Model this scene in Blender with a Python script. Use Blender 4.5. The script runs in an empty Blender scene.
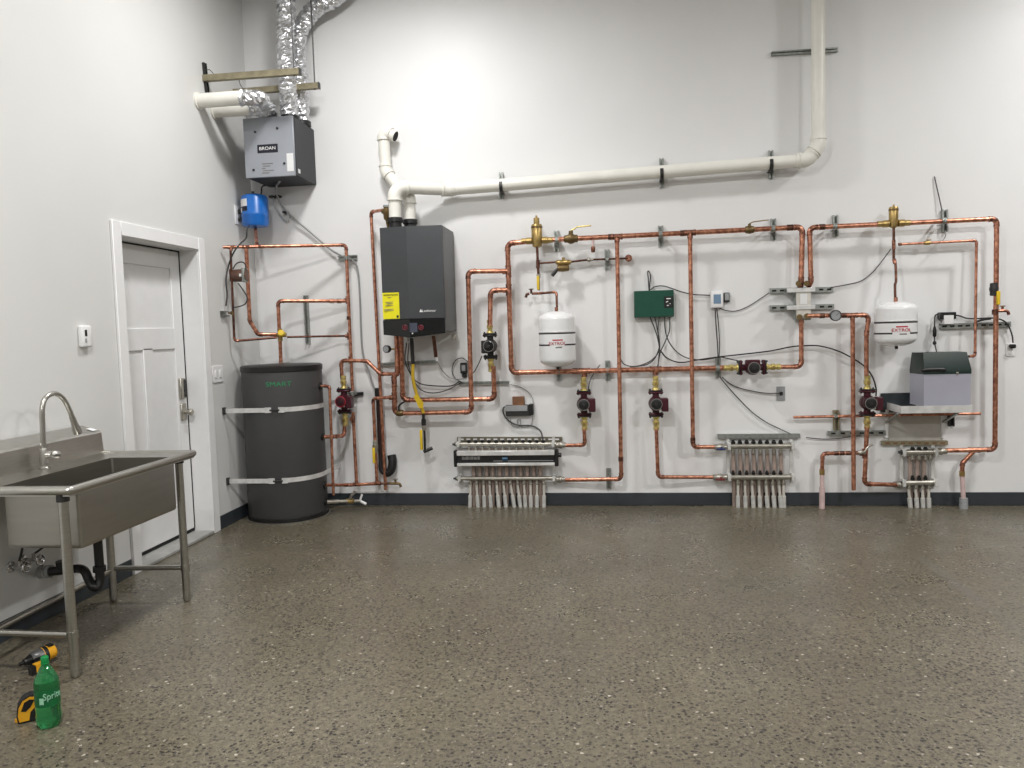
import bpy, bmesh, math, random
from mathutils import Vector, Matrix
random.seed(7)
C = bpy.context.scene.collection
V = Vector
# ------------------------------------------------------------------ camera model
F = 770.0; CH = 1.45; D = 6.25; XL = -2.99
yaw, pit, rol = (math.radians(a) for a in (7.52, 4.01, 1.69))
fwd = V((-math.sin(yaw)*math.cos(pit), math.cos(yaw)*math.cos(pit), -math.sin(pit)))
rt = V((math.cos(yaw), math.sin(yaw), 0)); dn = fwd.cross(rt)
rt2 = rt*math.cos(rol)+dn*math.sin(rol); dn2 = dn*math.cos(rol)-rt*math.sin(rol)
CAM = V((0, 0, CH))
def ray(px, py): return rt2*((px-512)/F)+dn2*((py-384)/F)+fwd
def W(px, py, s=0.0):            # a point s in front of the back wall
    d = ray(px, py); return CAM+d*((D-s)/d.y)
def L(px, py, s=0.0):            # a point s in front of the left wall
    d = ray(px, py); return CAM+d*((XL+s)/d.x)
def X(px, py, x):
    d = ray(px, py); return CAM+d*(x/d.x)
def Y(px, py, y):
    d = ray(px, py); return CAM+d*(y/d.y)
def FP(px, py, z=0.0):
    d = ray(px, py); return CAM+d*((z-CH)/d.z)

cam = bpy.data.objects.new('camera', bpy.data.cameras.new('camera')); C.objects.link(cam)
m = Matrix((rt2, -dn2, -fwd)).transposed().to_4x4(); m.translation = CAM
cam.matrix_world = m; cam.data.sensor_width = 36; cam.data.lens = F/1024*36; cam.data.clip_start = 0.05
bpy.context.scene.camera = cam

# ------------------------------------------------------------------ materials
def lin(c):
    return tuple(((x/255)/12.92 if x/255 <= .04045 else ((x/255+.055)/1.055)**2.4) for x in c)
def mat(name, rgb, rough=.5, metal=0.0, var=.06, scale=12, bump=0.0, bscale=60, trans=0.0, spec=.5, rgb2=None, stretch=None, emit=0, coat=0):
    mt = bpy.data.materials.new(name); mt.use_nodes = True
    nt = mt.node_tree; N = nt.nodes; K = nt.links; b = N['Principled BSDF']
    c = lin(rgb); tc = N.new('ShaderNodeTexCoord'); no = N.new('ShaderNodeTexNoise'); no.inputs['Scale'].default_value = scale
    no.inputs['Detail'].default_value = 4
    mp = N.new('ShaderNodeMapping'); K.new(tc.outputs['Object'], mp.inputs[0])
    if stretch: mp.inputs['Scale'].default_value = stretch
    K.new(mp.outputs[0], no.inputs['Vector'])
    cr = N.new('ShaderNodeValToRGB'); e = cr.color_ramp.elements
    c2 = lin(rgb2) if rgb2 else tuple(x*(1-2*var) for x in c)
    e[0].position = .35; e[1].position = .65
    e[0].color = (*c2, 1); e[1].color = (*[min(1, x*(1+var)) for x in c], 1)
    K.new(no.outputs['Fac'], cr.inputs[0]); K.new(cr.outputs[0], b.inputs['Base Color'])
    b.inputs['Roughness'].default_value = rough; b.inputs['Metallic'].default_value = metal
    b.inputs['Specular IOR Level'].default_value = spec; b.inputs['Transmission Weight'].default_value = trans
    b.inputs['Coat Weight'].default_value = coat
    if emit:
        K.new(cr.outputs[0], b.inputs['Emission Color']); b.inputs['Emission Strength'].default_value = emit
    if bump:
        n2 = N.new('ShaderNodeTexNoise'); n2.inputs['Scale'].default_value = bscale; n2.inputs['Detail'].default_value = 3
        K.new(mp.outputs[0], n2.inputs['Vector'])
        bp = N.new('ShaderNodeBump'); bp.inputs['Strength'].default_value = bump; bp.inputs['Distance'].default_value = .01
        K.new(n2.outputs['Fac'], bp.inputs['Height']); K.new(bp.outputs[0], b.inputs['Normal'])
    return mt
COP = mat('copper', (220, 158, 130), .3, .8, 0, 34, rgb2=(152, 98, 78))
COPD = mat('tarnished_copper', (124, 86, 72), .38, .85, 0, 30, rgb2=(78, 52, 44))
ELB = mat('copper_fitting', (200, 140, 116), .32, .8, 0, 45, rgb2=(100, 64, 54))
BRS = mat('brass', (176, 150, 96), .35, .8, .1, 30)
BRSD = mat('bronze', (120, 100, 66), .45, .7, .12, 30)
YEL = mat('yellow_brass', (206, 188, 118), .4, .55, .12, 40)
YELP = mat('yellow_plastic', (226, 192, 40), .45, 0, .05)
YELG = mat('yellow_gas_coating', (214, 178, 50), .5, 0, .06)
YTAG = mat('yellow_tag', (236, 226, 20), .55, 0, .03)
SST = mat('stainless_steel', (186, 184, 178), .3, 1, .04, 8, stretch=(2, 2, 30))
SSTB = mat('stainless_bowl', (170, 167, 160), .34, 1, .02, 3, stretch=(1, 1, 12))
CHR = mat('chrome', (205, 205, 205), .15, 1, .03)
GALV = mat('galvanised_steel', (160, 164, 160), .42, .75, .1, 40)
GALVT = mat('tan_galvanised_steel', (150, 142, 118), .5, .55, .1, 20)  # tan puts what the galvanised hanger bars reflect into their colour
GALVS = mat('bright_galvanised_sheet', (224, 224, 222), .34, .35, .08, 15)
SHEET = mat('dull_beige_grey', (190, 186, 180), .5, .1, .05, 10)
RAILD = mat('olive_slotted_rail', (112, 106, 90), .5, .4, .08, 20)
PALEG = mat('pale_green_ink', (150, 205, 172), .5, 0, .03)
NICK = mat('nickel_plated_brass', (172, 168, 158), .35, .75, .08, 30)
DKST = mat('dark_steel', (62, 62, 62), .45, .6, .08)
FOIL = mat('aluminium_foil', (222, 223, 226), .3, .9, .12, 25, bump=.6, bscale=45)
PVC = mat('white_pvc', (234, 232, 224), .35, 0, .02, 8)
WPL = mat('white_plastic', (232, 232, 232), .4, 0, .02)
WENA = mat('white_enamel', (238, 239, 240), .2, 0, .01, coat=.4)
GPL = mat('grey_plastic', (150, 152, 154), .45, 0, .04)
GRYT = mat('grey_tubing', (150, 150, 150), .5, 0, .04)
CLEAR = mat('translucent_tubing', (190, 194, 196), .3, 0, .04)
BLK = mat('black_plastic', (22, 22, 23), .4, 0, .1)
BLKM = mat('black_rubber', (20, 20, 21), .6, 0, .1)
BLKG = mat('gloss_black_panel', (14, 15, 17), .12, 0, .05)
BOIL = mat('boiler_grey_paint', (66, 68, 71), .33, .25, .03, 5)
BOILS = mat('boiler_side_paint', (84, 85, 85), .4, .25, .03, 5)
TANKM = mat('tank_charcoal_jacket', (70, 70, 71), .5, 0, .03, 6)
HRVF = mat('ventilator_grey_front', (160, 164, 172), .45, .3, .02, 5)
HRVD = mat('ventilator_dark_case', (40, 42, 46), .5, .1, .04, 6)
NAVY = mat('navy_label', (14, 16, 34), .4, 0, .05)
PAPER = mat('paper_label', (226, 226, 226), .6, 0, .02)
INK = mat('dark_ink', (40, 38, 38), .6, 0, .05)
GINK = mat('grey_ink', (120, 118, 116), .6, 0, .05)
WINK = mat('white_ink', (240, 240, 240), .5, 0, .01)
RINK = mat('red_ink', (178, 30, 42), .5, 0, .05)
GNINK = mat('green_ink', (40, 140, 90), .5, 0, .05)
BLUE = mat('blue_paint', (24, 104, 190), .3, 0, .05, coat=.3)
BLUEL = mat('blue_mark', (22, 70, 96), .4, 0, .05)
MAR = mat('maroon_pump_paint', (66, 18, 31), .38, .1, .08, 20)
MARD = mat('dark_maroon_pump_paint', (50, 16, 26), .4, .1, .08, 20)
BRN = mat('brown_pump_paint', (106, 78, 66), .45, .2, .08, 20)
GRN = mat('green_control_box_paint', (14, 74, 58), .35, 0, .04)
LIDG = mat('dark_green_lid', (9, 36, 30), .4, 0, .05)
GBODY = mat('grey_feeder_body', (168, 168, 180), .4, .1, .03, 5)
SCRN = mat('lcd_screen', (116, 142, 168), .2, 0, .05)
SCRD = mat('grey_lcd_screen', (74, 78, 92), .2, 0, .05)
RLED = mat('red_display_mark', (110, 30, 44), .4, 0, .1)
PEX = mat('cloudy_pex_tube', (206, 202, 194), .45, 0, .05, 20)
PEXB = mat('tan_pex_tube', (168, 150, 140), .5, 0, .06, 20)
PEXP = mat('pink_pex_tube', (206, 180, 178), .5, 0, .06, 20)
SLV = mat('grey_white_conduit', (198, 198, 194), .5, 0, .06, 20)
REDH = mat('red_handle', (110, 44, 44), .4, 0, .05)
BLUH = mat('blue_handle', (44, 54, 96), .4, 0, .05)
DOORM = mat('white_door_paint', (226, 226, 226), .4, 0, .01)
TRIMM = mat('white_trim_paint', (232, 232, 232), .35, 0, .01)
BASEM = mat('dark_vinyl_baseboard', (52, 57, 62), .45, 0, .05, 6)
SILL = mat('concrete_sill', (160, 160, 156), .6, 0, .06, 20)
SEAL = mat('black_door_seal', (18, 18, 18), .7)
BROWNB = mat('brown_block', (130, 92, 66), .5, .2, .08)
DRY = mat('drill_yellow', (222, 160, 30), .45, 0, .04)
NOSE = mat('drill_nose_grey', (120, 120, 120), .35, .6, .08)
BOTL = mat('green_bottle_plastic', (84, 214, 136), .06, 0, .05, trans=.9)
BOTC = mat('green_cap', (14, 130, 66), .35, 0, .05)
BLAB = mat('green_bottle_label', (18, 118, 66), .3, 0, .1, trans=.4)
CABL = mat('dark_cable_sheath', (52, 52, 53), .5, 0, .05)
HOLE = mat('painted_hollow_shade', (10, 10, 10), .8)  # near-black stands in for shade inside slots and the open pipe end
DARKB = mat('dark_brown_pipe', (46, 26, 22), .5, 0, .1)
PANEL = mat('dark_grey_sheet', (70, 76, 80), .3, .5, .2, 6)

def wallmat(name, rgb):
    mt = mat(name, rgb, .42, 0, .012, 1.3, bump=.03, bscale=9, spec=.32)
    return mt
WALL = wallmat('white_wall_paint', (231, 231, 231)); WALLL = wallmat('white_wall_paint_dimmed', (214, 214, 212))  # side wall copy is darker, its lower brightness put into the colour
CEIL = wallmat('white_ceiling_paint', (225, 225, 225)); WALLF = wallmat('far_wall_paint', (170, 168, 164))

def floormat():
    mt = bpy.data.materials.new('polished_aggregate_concrete'); mt.use_nodes = True
    nt = mt.node_tree; N = nt.nodes; K = nt.links; b = N['Principled BSDF']
    tc = N.new('ShaderNodeTexCoord')
    def noise(sc, det=5):
        n = N.new('ShaderNodeTexNoise'); n.inputs['Scale'].default_value = sc; n.inputs['Detail'].default_value = det
        K.new(tc.outputs['Object'], n.inputs['Vector']); return n.outputs['Fac']
    def ramp(inp, stops, interp='LINEAR'):
        r = N.new('ShaderNodeValToRGB'); r.color_ramp.interpolation = interp; e = r.color_ramp.elements
        while len(e) < len(stops): e.new(.5)
        for k, (p, c) in enumerate(stops): e[k].position = p; e[k].color = (*c, 1) if isinstance(c, tuple) else (c, c, c, 1)
        K.new(inp, r.inputs[0]); return r.outputs[0]
    def mix(f, a, c, mode='MIX'):
        x = N.new('ShaderNodeMix'); x.data_type = 'RGBA'; x.blend_type = mode
        if isinstance(f, float): x.inputs[0].default_value = f
        else: K.new(f, x.inputs[0])
        for v, i in ((a, 6), (c, 7)):
            if isinstance(v, tuple): x.inputs[i].default_value = (*v, 1)
            else: K.new(v, x.inputs[i])
        return x.outputs[2]
    base = ramp(noise(.9), [(.3, lin((98, 92, 78))), (.55, lin((111, 105, 89))), (.75, lin((123, 117, 101)))])
    fine = ramp(noise(45, 6), [(.3, (.62, .6, .58)), (.7, (1.25, 1.24, 1.22))])
    base = mix(.8, base, fine, 'MULTIPLY')
    def stones(sc, thr, stops, amount):
        v = N.new('ShaderNodeTexVoronoi'); v.inputs['Scale'].default_value = sc; v.inputs['Randomness'].default_value = 1
        wv = N.new('ShaderNodeTexNoise'); wv.inputs['Scale'].default_value = sc*1.3
        K.new(tc.outputs['Object'], wv.inputs['Vector'])
        ad = N.new('ShaderNodeVectorMath'); ad.operation = 'MULTIPLY_ADD'
        K.new(wv.outputs['Color'], ad.inputs[0]); ad.inputs[1].default_value = (.5/sc,)*3; K.new(tc.outputs['Object'], ad.inputs[2])
        K.new(ad.outputs[0], v.inputs['Vector'])
        sep = N.new('ShaderNodeSeparateColor'); K.new(v.outputs['Color'], sep.inputs[0])
        col = ramp(sep.outputs[0], stops, 'CONSTANT')
        near = ramp(v.outputs['Distance'], [(thr*.75, 1.0), (thr, 0.0)])
        pick = ramp(sep.outputs[1], [(0, 1.0), (amount, 0.0)], 'CONSTANT')
        mu = N.new('ShaderNodeMath'); mu.operation = 'MULTIPLY'; K.new(near, mu.inputs[0]); K.new(pick, mu.inputs[1])
        return col, mu.outputs[0]
    dens = ramp(noise(1.6, 3), [(.35, .7), (.65, 1.0)])
    for sc, thr, st, am in ((75, .5, [(0, lin((72, 66, 59))), (.5, lin((84, 77, 69))), (.8, lin((108, 99, 88))), (.97, lin((150, 142, 130)))], .5),
                            (140, .5, [(0, lin((66, 61, 56))), (.5, lin((96, 88, 78))), (.95, lin((146, 138, 126)))], .45),
                            (55, .42, [(0, lin((34, 32, 32))), (.7, lin((58, 53, 49))), (.95, lin((180, 172, 158)))], .42)):
        col, f = stones(sc, thr, st, am)
        mu = N.new('ShaderNodeMath'); mu.operation = 'MULTIPLY'; K.new(f, mu.inputs[0]); K.new(dens, mu.inputs[1])
        base = mix(mu.outputs[0], base, col)
    # filled control joint running into the room on the right
    sx = N.new('ShaderNodeSeparateXYZ'); K.new(tc.outputs['Object'], sx.inputs[0])
    a = N.new('ShaderNodeMath'); a.operation = 'SUBTRACT'; K.new(sx.outputs['X'], a.inputs[0]); a.inputs[1].default_value = 1.83
    bb = N.new('ShaderNodeMath'); bb.operation = 'ABSOLUTE'; K.new(a.outputs[0], bb.inputs[0])
    jl = ramp(bb.outputs[0], [(.018, .6), (.04, 0.0)])
    jy = N.new('ShaderNodeMapRange'); K.new(sx.outputs['Y'], jy.inputs[0]); jy.inputs[1].default_value = 5.1; jy.inputs[2].default_value = 4.6
    jn = N.new('ShaderNodeMath'); jn.operation = 'MULTIPLY'; K.new(jl, jn.inputs[0]); K.new(jy.outputs[0], jn.inputs[1])
    jm = N.new('ShaderNodeMath'); jm.operation = 'MULTIPLY'; K.new(jn.outputs[0], jm.inputs[0]); K.new(ramp(noise(2.2, 2), [(.4, .35), (.6, 1.0)]), jm.inputs[1]); j = jm.outputs[0]
    base = mix(j, base, lin((106, 102, 96)))
    K.new(base, b.inputs['Base Color'])
    K.new(ramp(noise(3), [(.3, .24), (.7, .36)]), b.inputs['Roughness'])
    b.inputs['Specular IOR Level'].default_value = .45
    return mt
FLOOR = floormat()

# ------------------------------------------------------------------ mesh building
class MB:
    def __init__(s): s.v = []; s.f = []
    def add(s, vs, fs):
        o = len(s.v); s.v += [V(v) for v in vs]; s.f += [[i+o for i in f] for f in fs]; return s
    def box(s, x0, x1, y0, y1, z0, z1):
        vs = [(x, y, z) for x in (x0, x1) for y in (y0, y1) for z in (z0, z1)]
        return s.add(vs, [(0, 1, 3, 2), (4, 6, 7, 5), (0, 4, 5, 1), (2, 3, 7, 6), (0, 2, 6, 4), (1, 5, 7, 3)])
    def rbox(s, x0, x1, y0, y1, z0, z1, b=.004, seg=1):
        bm = bmesh.new(); bmesh.ops.create_cube(bm, size=1)
        for v in bm.verts: v.co = V((x0+(v.co.x+.5)*(x1-x0), y0+(v.co.y+.5)*(y1-y0), z0+(v.co.z+.5)*(z1-z0)))
        bmesh.ops.bevel(bm, geom=bm.edges[:], offset=b, segments=seg, affect='EDGES', profile=.5)
        bm.verts.index_update()
        s.add([v.co.copy() for v in bm.verts], [[v.index for v in f.verts] for f in bm.faces]); bm.free(); return s
    def prism(s, pts, d):                       # polygon pts (3D) pushed by vector d
        n = len(pts); d = V(d); a = [V(p) for p in pts]
        fs = [list(range(n))[::-1], list(range(n, 2*n))]+[(i, (i+1) % n, n+(i+1) % n, n+i) for i in range(n)]
        return s.add(a+[p+d for p in a], fs)
    def obox(s, p, q, w, h, up=(0, 0, 1)):      # bar from p to q, w across, h along up
        p, q = V(p), V(q); d = (q-p).normalized(); u = V(up); u = (u-d*u.dot(d)).normalized(); r = d.cross(u)
        return s.prism([p+r*w/2*a+u*h/2*b for a, b in ((-1, -1), (1, -1), (1, 1), (-1, 1))], q-p)
    def tube(s, pts, r, n=12, caps=True):
        pts = [V(p) for p in pts]; k = len(pts); rs = r if isinstance(r, (list, tuple)) else [r]*k
        t0 = (pts[1]-pts[0]).normalized(); u = t0.orthogonal().normalized(); vs = []; pt = t0
        for i in range(k):
            t = (pts[min(i+1, k-1)]-pts[max(i-1, 0)]).normalized()
            if t.length < .5: t = pt
            u = pt.rotation_difference(t) @ u; u = (u-t*u.dot(t)).normalized(); w = t.cross(u); pt = t
            vs += [pts[i]+(u*math.cos(a)+w*math.sin(a))*rs[i] for a in (2*math.pi*j/n for j in range(n))]
        fs = [(i*n+j, i*n+(j+1) % n, (i+1)*n+(j+1) % n, (i+1)*n+j) for i in range(k-1) for j in range(n)]
        if caps: fs += [list(range(n))[::-1], list(range((k-1)*n, k*n))]
        return s.add(vs, fs)
    def cyl(s, p, q, r, n=16): return s.tube([p, q], r, n)
    def lathe(s, prof, o, axis=(0, 0, 1), n=24):
        o = V(o); ax = V(axis).normalized(); u = ax.orthogonal().normalized(); w = ax.cross(u)
        vs = []; k = len(prof)
        for r, h in prof:
            vs += [o+ax*h+(u*math.cos(a)+w*math.sin(a))*max(r, 1e-4) for a in (2*math.pi*j/n for j in range(n))]
        fs = [(i*n+j, i*n+(j+1) % n, (i+1)*n+(j+1) % n, (i+1)*n+j) for i in range(k-1) for j in range(n)]
        fs += [list(range(n))[::-1], list(range((k-1)*n, k*n))]
        return s.add(vs, fs)
    def torus(s, c, axis, R, r, n=20, a0=0, a1=2*math.pi):
        c = V(c); ax = V(axis).normalized(); u = ax.orthogonal().normalized(); w = ax.cross(u)
        return s.tube([c+(u*math.cos(a)+w*math.sin(a))*R for a in (a0+(a1-a0)*i/n for i in range(n+1))], r, 8)
    def build(s, name, mt, parent=None, angle=40, flat=False):
        me = bpy.data.meshes.new(name); o = bpy.data.objects.new(name, me); C.objects.link(o)
        off = parent.get('_o') if parent is not None else None
        off = V(off) if off is not None else V((0, 0, 0))
        me.from_pydata([v-off for v in s.v], [], s.f); me.update()
        bm = bmesh.new(); bm.from_mesh(me); bmesh.ops.recalc_face_normals(bm, faces=bm.faces[:]); bm.to_mesh(me); bm.free()
        if not flat:
            me.polygons.foreach_set('use_smooth', [True]*len(me.polygons)); me.set_sharp_from_angle(angle=math.radians(angle))
        me.materials.append(mt)
        if parent is not None:
            o.parent = parent; o['_o'] = tuple(off)
        return o
def rootmesh(mb, name, mt, loc, **k):            # top-level mesh with its origin at loc
    e = {'_o': tuple(loc)}
    class P(dict): pass
    off = V(loc); mb.v = [v-off for v in mb.v]
    o = mb.build(name, mt, None, **k); o.location = off; return o
def tag(o, label, cat, group=None):
    o['label'] = label; o['category'] = cat
    if group: o['group'] = group
    return o
def thing(name, label, cat, loc, group=None):
    o = bpy.data.objects.new(name, None); C.objects.link(o); o.empty_display_size = .05
    o.location = V(loc); o['_o'] = tuple(V(loc)); return tag(o, label, cat, group)
def part(name, mb, mt, p, label=None, **k):
    o = mb.build(name, mt, p, **k)
    if label: o['label'] = label
    return o
def struct(o): o['kind'] = 'structure'; return o
def smooth(pts, n=8):                            # Catmull-Rom
    pts = [V(p) for p in pts]; P = [pts[0]*2-pts[1]]+pts+[pts[-1]*2-pts[-2]]; out = []
    for i in range(1, len(P)-2):
        a, b, c, d = P[i-1:i+3]
        for k in range(n):
            t = k/n
            out.append(.5*((2*b)+(c-a)*t+(2*a-5*b+4*c-d)*t*t+(3*b-a-3*c+d)*t**3))
    return out+[pts[-1]]
def arcpath(pts, rb, n=6):
    """straight segments and the arcs between them"""
    pts = [V(p) for p in pts]; segs = []; arcs = []; start = pts[0]
    for i in range(1, len(pts)-1):
        a = (pts[i-1]-pts[i]); b = (pts[i+1]-pts[i]); la, lb = a.length, b.length; a /= la; b /= lb
        ang = a.angle(b); th = math.pi-ang
        if th < .12: continue
        t = min(rb*math.tan(th/2), la*.48, lb*.48)
        p, q = pts[i]+a*t, pts[i]+b*t
        r = t/math.tan(th/2); bis = (a+b).normalized(); cen = pts[i]+bis*math.sqrt(r*r+t*t)
        arc = []
        for k in range(n+1):
            u = (p-cen).lerp(q-cen, k/n)
            # spherical interpolation
            w = k/n; om = (p-cen).angle(q-cen)
            u = (p-cen)*(math.sin((1-w)*om)/math.sin(om))+(q-cen)*(math.sin(w*om)/math.sin(om))
            arc.append(cen+u)
        segs.append((start, p)); arcs.append((p-(-a)*r*.35 if False else p+a*min(r*.4, .02), arc, q+b*min(r*.4, .02))); start = q
    segs.append((start, pts[-1])); return segs, arcs
def pxp(pts): return [p if isinstance(p, Vector) else W(*p) for p in pts]
def copper(name, label, pts, r=.0165, tees=(), unions=(), mt=None, group=None, rb=2.1, elb=None, cat='pipe'):
    elb = elb or ELB
    pts = pxp(pts); mt = mt or COP
    root = thing(name, label, cat, pts[0], group)
    segs, arcs = arcpath(pts, r*rb)
    for a, b in segs:
        if (b-a).length > .004: part('pipe_length', MB().cyl(a, b, r, 14), mt, root)
    for p, arc, q in arcs:
        e = MB().tube([p]+arc+[q], r*1.13, 14)
        d1 = (arc[0]-p).normalized(); d2 = (q-arc[-1]).normalized()
        e.cyl(p-d1*.003, p+d1*.004, r*1.24, 14); e.cyl(q-d2*.004, q+d2*.003, r*1.24, 14)
        part('elbow', e, elb, root)
    for t in tees:                               # (point, axis vector, branch vector)
        p, ax, br = t; p = W(*p) if not isinstance(p, Vector) else p; ax = V(ax); br = V(br)
        e = MB().cyl(p-ax*r*2.1, p+ax*r*2.1, r*1.15, 14).cyl(p-ax*r*2.2, p-ax*r*1.7, r*1.27, 14).cyl(p+ax*r*1.7, p+ax*r*2.2, r*1.27, 14)
        if br.length: e.cyl(p, p+br*r*2.3, r*1.1, 14)
        part('tee', e, ELB, root)
    for u in unions:                             # (point, axis)
        p, ax = u; p = W(*p); ax = V(ax)
        part('coupling', MB().cyl(p-ax*r*1.1, p+ax*r*1.1, r*1.2, 14), COPD, root)
    return root
def cable(name, label, pts, r=.005, mt=None, cat='cable', group=None):
    pts = pxp(pts); mb = MB().tube(smooth(pts), r, 6)
    return tag(rootmesh(mb, name, mt or CABL, pts[0]), label, cat, group)
XA, YA, ZA = V((1, 0, 0)), V((0, 1, 0)), V((0, 0, 1))
def channel_mb(p, q, w=.041, d=.03, out=V((0, -1, 0))):
    """C-shaped strut from p to q lying against a wall, open side towards out"""
    p, q = V(p), V(q); ax = (q-p).normalized(); sd = ax.cross(out).normalized(); t = .003
    def bar(a0, a1, o0, o1):
        mb.prism([p+sd*a0+out*o0, p+sd*a1+out*o0, p+sd*a1+out*o1, p+sd*a0+out*o1], q-p)
    mb = MB()
    bar(-w/2, w/2, 0, t); bar(-w/2, -w/2+t, t, d); bar(w/2-t, w/2, t, d)
    bar(-w/2+t, -w/2+.011, d-t, d); bar(w/2-.011, w/2-t, d-t, d)
    return mb
def clamp_mb(p, axis, r, back=.03):
    p = V(p); ax = V(axis).normalized(); sd = ax.cross(YA).normalized()
    mb = MB().tube([p-ax*.014, p+ax*.014], r*1.18, 16)
    s = D-p.y
    for k in (-1, 1): mb.obox(p+sd*k*r*1.1, p+sd*k*r*1.1+YA*(max(s-back, .01)), .02, .004, sd)
    mb.obox(p-YA*r*1.1+sd*.0-YA*.008, p-YA*r*1.1+YA*.004, .02, .01, ax)
    return mb
def strut(label, p, q, clamp=None, axis=None, r=.0165, mt=None, w=.041, d=.03, slots=0):
    p, q = W(*p), W(*q)
    root = thing('strut_channel', label, 'bracket', p)
    part('channel', MB().obox(p-YA*d/2, q-YA*d/2, w, d, YA) if False else (channel_mb(p, q, w, d) if not slots else channel_mb(p-YA*d, q-YA*d, w, d, YA)), mt or GALV, root)
    if clamp:
        part('pipe_clamp', clamp_mb(W(*clamp), axis, r), GALV, root)
    if slots:
        for i in range(slots):
            c = p.lerp(q, (i+.5)/slots)-YA*d; ax = (q-p).normalized()
            part('slot', MB().obox(c-ax*.016, c+ax*.016, .014, .002, YA), HOLE, root)
    return root
def text(s, size, mt, parent, loc, rot=(math.pi/2, 0, 0), name='lettering', wrap=None, ext=.0006, sx=1.0):
    """flat lettering, centred at loc; wrap = (axis point, radius) bends it round an upright cylinder"""
    cu = bpy.data.curves.new('t', 'FONT'); cu.body = s; cu.size = size; cu.extrude = ext; cu.align_x = 'CENTER'; cu.align_y = 'CENTER'
    o = bpy.data.objects.new('t', cu); C.objects.link(o); dg = bpy.context.evaluated_depsgraph_get(); dg.update()
    me = bpy.data.meshes.new_from_object(o.evaluated_get(dg)); bpy.data.objects.remove(o); bpy.data.curves.remove(cu)
    off = V(parent['_o']); R = Matrix.Rotation(rot[2], 4, 'Z') @ Matrix.Rotation(rot[0], 4, 'X')
    for v in me.vertices:
        c = v.co.copy(); c.x *= sx
        if wrap:
            cen, rad, a0 = wrap; a = a0+c.x/rad; rr = rad+c.z+.0025
            v.co = V((cen[0]+rr*math.cos(a), cen[1]+rr*math.sin(a), loc[2]+c.y))-off
        else: v.co = (R @ c)+V(loc)-off
    me.materials.clear(); me.materials.append(mt); ob = bpy.data.objects.new(name, me); me.name = name; C.objects.link(ob); ob.parent = parent
    ob['_o'] = tuple(off); return ob

# ------------------------------------------------------------------ the room
RX, RY, RZ = 9.0, -7.0, 4.5
OY0, OY1, OZ = 4.43, 5.325, 2.10                # door opening in the left wall
struct(rootmesh(MB().box(XL-.4, RX+.2, RY-.2, D+.2, -.15, 0), 'floor', FLOOR, (0, 0, 0)))
struct(rootmesh(MB().box(XL-.4, RX+.2, D, D+.2, 0, RZ), 'wall_back', WALL, (0, D, 0)))
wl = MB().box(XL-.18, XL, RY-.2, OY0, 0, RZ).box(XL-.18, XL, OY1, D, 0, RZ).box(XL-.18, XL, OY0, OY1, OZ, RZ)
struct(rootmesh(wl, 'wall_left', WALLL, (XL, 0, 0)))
struct(rootmesh(MB().box(RX, RX+.2, RY-.2, D, 0, RZ), 'wall_right', WALLF, (RX, 0, 0)))
struct(rootmesh(MB().box(XL-.18, RX, RY-.2, RY, 0, RZ), 'wall_front', WALLF, (0, RY, 0)))
struct(rootmesh(MB().box(XL-.4, RX+.2, RY-.2, D+.2, RZ, RZ+.15), 'ceiling', CEIL, (0, 0, RZ)))
struct(rootmesh(MB().rbox(XL+.008, RX, D-.008, D+.002, 0, .103, .003), 'baseboard_back', BASEM, (0, D, 0)))
bl = MB().rbox(XL-.002, XL+.008, RY, OY0-.09, 0, .103, .003).rbox(XL-.002, XL+.008, OY1+.09, D, 0, .103, .003)
struct(rootmesh(bl, 'baseboard_left', BASEM, (XL, 0, 0)))
# casing and jamb
cs = MB()
cw = .085
for y0, y1 in ((OY0-cw, OY0), (OY1, OY1+cw)): cs.rbox(XL, XL+.018, y0, y1, 0, OZ+cw, .003)
cs.rbox(XL, XL+.018, OY0, OY1, OZ, OZ+cw, .003)
struct(rootmesh(cs, 'trim_1', TRIMM, (XL, OY0, 0)))
jb = MB().box(XL-.19, XL+.004, OY1-.003, OY1+.02, 0, OZ).box(XL-.19, XL+.004, OY0-.02, OY0+.003, 0, OZ).box(XL-.19, XL+.004, OY0-.02, OY1+.02, OZ-.003, OZ+.02)
struct(rootmesh(jb, 'trim_2', TRIMM, (XL, OY1, 0)))
# the door
dr = thing('door_1', 'white panelled door with a keypad lock, recessed in the left wall', 'door', (XL-.16, OY0, 0)); struct(dr)
xs = XL-.14; zb, zt = .045, OZ-.012; y0, y1 = OY0+.004, OY1-.008
sl = MB().box(xs-.045, xs-.012, y0, y1, zb, zt)
st = .115
for a, b in ((y0, y0+st), (y1-st, y1)): sl.rbox(xs-.03, xs, a, b, zb, zt, .004)
for a, b in ((zt-.13, zt), (1.385, 1.535), (zb, zb+.22)): sl.rbox(xs-.03, xs, y0+st-.004, y1-st+.004, a, b, .004)
ym = (y0+y1)/2; sl.rbox(xs-.03, xs, ym-.055, ym+.055, zb+.2, 1.40, .004)
part('door_leaf', sl, DOORM, dr)
part('door_seal', MB().box(xs-.05, xs+.004, y1+.0005, OY1-.0035, zb, zt+.008).box(xs-.05, xs+.004, y0, y1, zt+.0005, OZ-.0035).box(xs-.05, xs+.002, y0, y1, zb-.02, zb-.0005), SEAL, dr)
kp = part('keypad_lock', MB().rbox(xs, xs+.022, y1-.105, y1-.035, 1.02, 1.17, .006), NICK, dr, 'silver keypad lock')
part('keypad', MB().rbox(xs+.021, xs+.026, y1-.068, y1-.036, 1.03, 1.16, .002), BLK, kp)
hd = part('door_handle', MB().rbox(xs, xs+.014, y1-.1, y1-.03, .86, .985, .005), NICK, dr, 'silver handle')
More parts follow.
